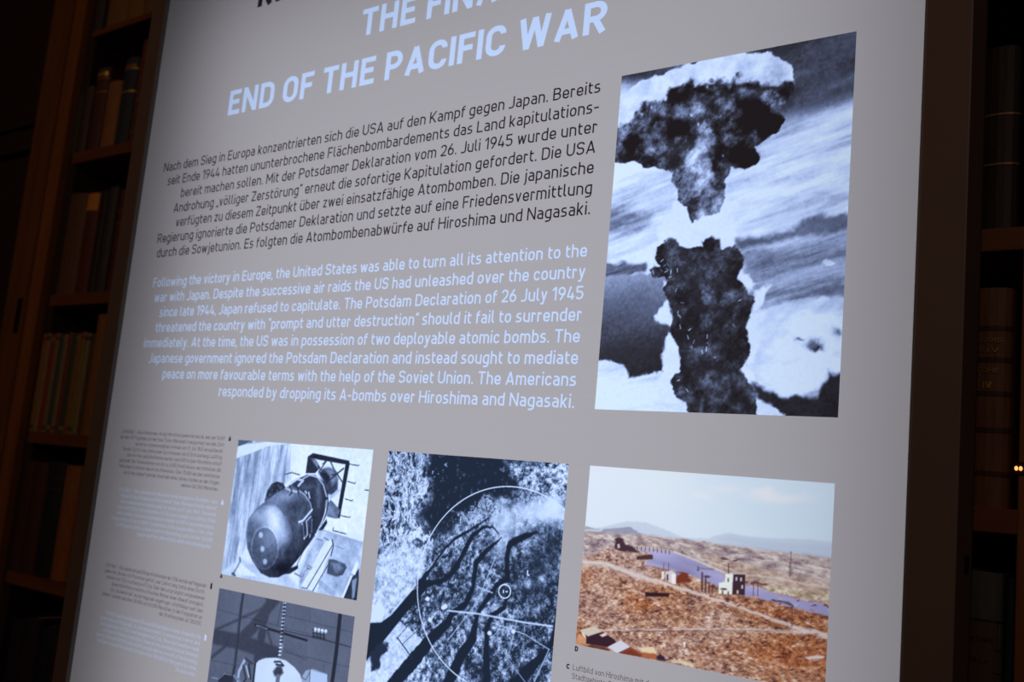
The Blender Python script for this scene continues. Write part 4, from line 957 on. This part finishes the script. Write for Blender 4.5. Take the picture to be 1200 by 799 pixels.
_bm = {}
def book_mat(rgb, rough=.55):
    k_ = (rgb, rough)
    if k_ not in _bm: _bm[k_] = solid('book_cloth', rgb, rough, (25, 25, 6), .35, 0, .3)
    return _bm[k_]
def prism(name, outline, y0, y1, mat, parent, smooth=False):
    n = len(outline)
    v = [W(x, y0, z) for x, z in outline]+[W(x, y1, z) for x, z in outline]
    f = [tuple(range(n)), tuple(range(2*n-1, n-1, -1))]+[(i, i+n, (i+1) % n+n, (i+1) % n) for i in range(n)]
    return mesh_obj(name, v, f, mat, parent)
def arc_front(x0, x1, zf, bulge, n=8):
    w_ = (x1-x0)/2; return [((x0+x1)/2-w_*math.cos(math.pi*i/n), zf-bulge+bulge*math.sin(math.pi*i/n)) for i in range(n+1)]
def book(x0, x1, y, h, rgb, label, group=None, z=ZF-.12, depth=1.9, bands=(), band_mat=None, spots=(), labels=(), bulge=None, lean=0.0):
    bulge = (x1-x0)*.22 if bulge is None else bulge
    root = empty('book', W((x0+x1)/2, y, z-depth/2), label, 'book', group)
    t = .035; outer = arc_front(x0, x1, z, bulge); zb = z-depth
    inner = arc_front(x0+t, x1-t, z-t, bulge*.9)
    prism('cover', [(x0, zb)]+outer+[(x1, zb), (x1-t, zb)]+inner[::-1]+[(x0+t, zb)], y, y+h, book_mat(rgb), root)
    boxes('page_block', [(x0+t+.004, x1-t-.004, y+.05, y+h-.06, zb+.05, z-bulge-t-.01)], MAT['page'], root)
    for b0, b1, m_ in bands:
        prism('spine_band', [(x0-.004, z-bulge-.02)]+arc_front(x0-.006, x1+.006, z+.010, bulge)+[(x1+.004, z-bulge-.02)], y+h*b0, y+h*b1, m_, root)
    for b0, b1, m_ in labels:
        xa, xb = x0+(x1-x0)*.06, x1-(x1-x0)*.06
        prism('spine_label', [(xa, z-bulge*.7)]+arc_front(xa, xb, z+.012, bulge*.75)+[(xb, z-bulge*.7)], y+h*b0, y+h*b1, m_, root)
    for txt, b0, cap_, xc, m_ in spots:
        q_ = set_line(txt, x0+(x1-x0)*(.5-xc/2), x0+(x1-x0)*(.5+xc/2), y+h*b0, cap_, .16, 2)
        v_ = [W(px_, py_, z+.016-bulge*(1-math.sqrt(max(0, 1-((px_-(x0+x1)/2)/((x1-x0)/2))**2)))) for a_ in q_ for (px_, py_) in a_]
        mesh_obj('lettering', v_, [(4*i, 4*i+1, 4*i+2, 4*i+3) for i in range(len(q_))], m_, root)
    if lean:
        root.matrix_world = root.matrix_world @ Matrix.Rotation(lean, 4, 'Y')
    return root
def bx(px, py): return float(on_plane(px, py, ZF-.12)[0])
def by(px, py): return float(on_plane(px, py, ZF-.12)[1])
G = MAT['gold']; orange = book_mat((.80, .30, .045)); dkb = book_mat((.03, .02, .02)); rust = book_mat((.34, .10, .04))
gold_dim = solid('worn_gold', (.30, .15, .05), .5, (80, 80, 80), .6, .3)
S1, S2, S3, S4, S5 = 7.88, 5.02, 1.81, -1.15, -4.08
# top row, tan spines cut by the frame
for i, (a, b, c, l_) in enumerate(((112, 121, (.06, .05, .06), 'dark slate book at the left end of the topmost row in view'), (122, 146, (.26, .13, .05), 'wide tan book beside the dark slate book, topmost row'),
        (147, 165, (.30, .15, .06), 'tan book in the middle of the topmost row in view'), (166, 190, (.27, .14, .055), 'tan book against the display frame in the topmost row'))):
    book(bx(a, 5), bx(b, 5), S1, 2.2, c, l_, 'books on the upper left shelves')
# second row
book(bx(88, 123), bx(96, 123), S2, 1.45, (.05, .045, .05), 'dark grey book at the left end of the gilt row', 'books on the upper left shelves')
book(bx(97, 123), bx(105, 123), S2, 1.6, (.09, .06, .05), 'narrow grey brown book, second in the gilt row', 'books on the upper left shelves')
book(bx(106, 123), bx(120, 123), S2, 1.95, (.11, .035, .03), 'dark red book with a gilt mark at its head', 'books on the upper left shelves', bands=((.86, .88, gold_dim), (.70, .72, gold_dim)), labels=((.90, .95, G),))
book(bx(121, 123), bx(136, 123), S2, 1.55, (.36, .15, .05), 'orange brown book between the dark red and navy books', 'books on the upper left shelves')
book(bx(137, 123), bx(152, 123), S2, 2.0, (.035, .045, .075), 'navy book with two gilt bands near its head', 'books on the upper left shelves', bands=((.60, .62, G), (.86, .875, G)), labels=((.88, .92, gold_dim),))
book(bx(153, 123), bx(172, 123), S2, 2.3, (.20, .06, .03), 'rust red book against the display frame in the gilt row', 'books on the upper left shelves', bands=((.1, .12, gold_dim), (.4, .42, gold_dim)))
# third row
R3 = ((72, 95, 2.3, (.15, .075, .04), 'wide dark brown book with a plain spine, third row', (), ()), (96, 111, 2.25, (.13, .03, .025), 'dark red book with a bright orange label at its head', (), ((.82, .99, orange),)),
      (112, 120, 2.25, (.03, .02, .025), 'nearly black book right of the orange label book', (), ()), (121, 131, 2.3, (.06, .055, .065), 'slate grey book in the third row', (), ()), (132, 152, 2.2, (.14, .035, .025), 'dark red book with small gilt dots against the frame', ((.66, .675, gold_dim), (.78, .795, gold_dim)), ()))
for a, b, h_, c, l_, ba, la in R3: book(bx(a, 260), bx(b, 260), S3, h_, c, l_, 'books on the middle left shelves', bands=ba, labels=la)
# fourth row: slim coloured booklets
slim = [((.30, .13, .04), 'slim ochre booklet at the left end of the colourful row'), ((.32, .20, .10), 'slim pale tan booklet, second in the colourful row'), ((.30, .04, .03), 'slim bright red booklet in the colourful row'), ((.26, .17, .09), 'slim beige booklet right of the bright red one'), ((.06, .09, .08), 'slim grey teal booklet in the colourful row'), ((.26, .18, .10), 'slim beige booklet right of the grey teal one'),
        ((.20, .05, .035), 'slim wine red booklet in the colourful row'), ((.05, .085, .05), 'slim dark green booklet in the colourful row'), ((.30, .12, .03), 'slim orange booklet right of the dark green one'), ((.24, .19, .04), 'slim olive yellow booklet in the colourful row'), ((.28, .20, .11), 'slim cream booklet at the right end of the colourful row')]
xs_ = np.linspace(bx(41, 450), bx(97, 450), len(slim)+1)
for i, (c, l_) in enumerate(slim):
    book(float(xs_[i])+.008, float(xs_[i+1])-.008, S4, 2.12+.02*math.sin(i*2.3), c, l_, 'slim booklets in the colourful row', bands=((.93, .97, book_mat(((.30, .03, .03), (.05, .08, .08), (.25, .2, .06))[i % 3])), (.03, .07, book_mat(((.30, .05, .03), (.05, .09, .05), (.28, .22, .06))[(i+1) % 3]))), depth=1.6, bulge=.03)
book(bx(99, 450), bx(118, 450), S4, 2.5, (.30, .125, .035), 'tall orange brown book right of the colourful booklets', 'books on the middle left shelves')
# fifth row
book(bx(18, 600), bx(30, 600), S5, 2.3, (.07, .025, .025), 'dark red brown book at the left end of the fifth row', 'books on the lower left shelves')
book(bx(31, 600), bx(45, 600), S5, 2.3, (.085, .03, .025), 'dark red brown book beside the black book', 'books on the lower left shelves')
book(bx(46, 600), bx(65, 600), S5, 2.35, (.018, .018, .026), 'black book with faint bands beside the orange brown book', 'books on the lower left shelves', bands=((.75, .765, book_mat((.05, .04, .04))), (.85, .865, book_mat((.05, .04, .04)))))
book(bx(66, 600), bx(84, 600), S5, 2.3, (.34, .115, .028), 'orange brown book near the frame in the fifth row', 'books on the lower left shelves')
# sixth row, nearly black
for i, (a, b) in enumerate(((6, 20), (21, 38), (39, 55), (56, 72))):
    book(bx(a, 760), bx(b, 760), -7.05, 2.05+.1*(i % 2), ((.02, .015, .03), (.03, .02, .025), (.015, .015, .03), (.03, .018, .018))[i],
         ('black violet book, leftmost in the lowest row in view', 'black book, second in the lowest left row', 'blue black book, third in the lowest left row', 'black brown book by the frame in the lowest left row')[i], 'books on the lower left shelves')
# right of the display
book(3.30, 3.71, 1.81, 2.1, (.03, .016, .014), 'very dark upright book above the leather folio', 'books right of the display', bands=((.35, .36, gold_dim), (.62, .63, gold_dim)))
book(2.88, 3.28, 1.81, 2.3, (.04, .02, .02), 'dark book half hidden by the display, above the folio', 'books right of the display')
leather = (.17, .065, .03)
lb = book_mat((.06, .02, .012))
book(3.27, 3.70, -1.15, 2.32, leather, 'brown leather folio with raised bands and gilt volume number IV', 'books right of the display', z=ZF-.06,
     bands=tuple((v_, v_+.022, lb) for v_ in (.14, .335, .50, .655, .80)), spots=(('TOME', .605, .055, .55, gold_dim), ('IV', .535, .07, .20, G), ('LOUIS', .745, .05, .62, gold_dim), ('XIV', .70, .045, .5, gold_dim)))
book(2.80, 3.25, -1.15, 2.2, (.05, .025, .015), 'dark brown book half hidden by the display, beside the folio', 'books right of the display')
tan = book_mat((.10, .055, .035)); ink2 = book_mat((.02, .012, .01))
book(3.27, 3.67, -4.08, 2.28, (.085, .085, .075), 'grey clothbound volume with a brown title label', 'books right of the display', z=ZF-.06,
     labels=((.43, .78, tan),), bands=((.78, .79, ink2), (.425, .435, ink2), (.66, .665, ink2), (.56, .565, ink2)), spots=(('HISTOIRE', .69, .05, .7, ink2), ('DE LA', .60, .045, .45, ink2), ('VILLE', .49, .05, .6, ink2)))
book(3.69, 3.80, -4.08, 2.25, (.02, .018, .03), 'narrow blue black book between the grey volume and the post', 'books right of the display')
# two tiny glowing dots set on the post for a pair of orange glints
glint_dot, nt, out = nodes_of('glowing_dot'); e = nt.nodes.new('ShaderNodeEmission'); e.inputs[0].default_value = (1, .33, .09, 1); e.inputs[1].default_value = 2.2; nt.links.new(e.outputs[0], out.inputs[0])
glints = empty('orange_glints', W(3.82, -.74, ZF), 'tiny plate with two glowing orange dots on the right hand post', 'glints')
boxes('base_plate', [(3.775, 3.87, -.80, -.67, ZF-.005, ZF+.015)], MAT['slot'], glints, .004)
for x_ in (3.797, 3.838):
    bm = bmesh.new(); bmesh.ops.create_uvsphere(bm, u_segments=12, v_segments=8, radius=.017*U)
    me = bpy.data.meshes.new('glint_dot'); bm.to_mesh(me); bm.free(); me.materials.append(glint_dot)
    for v_ in me.vertices: v_.co.z *= 1.35
    o = bpy.data.objects.new('glint_dot', me); COL.objects.link(o); o.location = W(x_, -.735, ZF+.03)
    o.parent = glints; o.matrix_parent_inverse = glints.matrix_world.inverted()
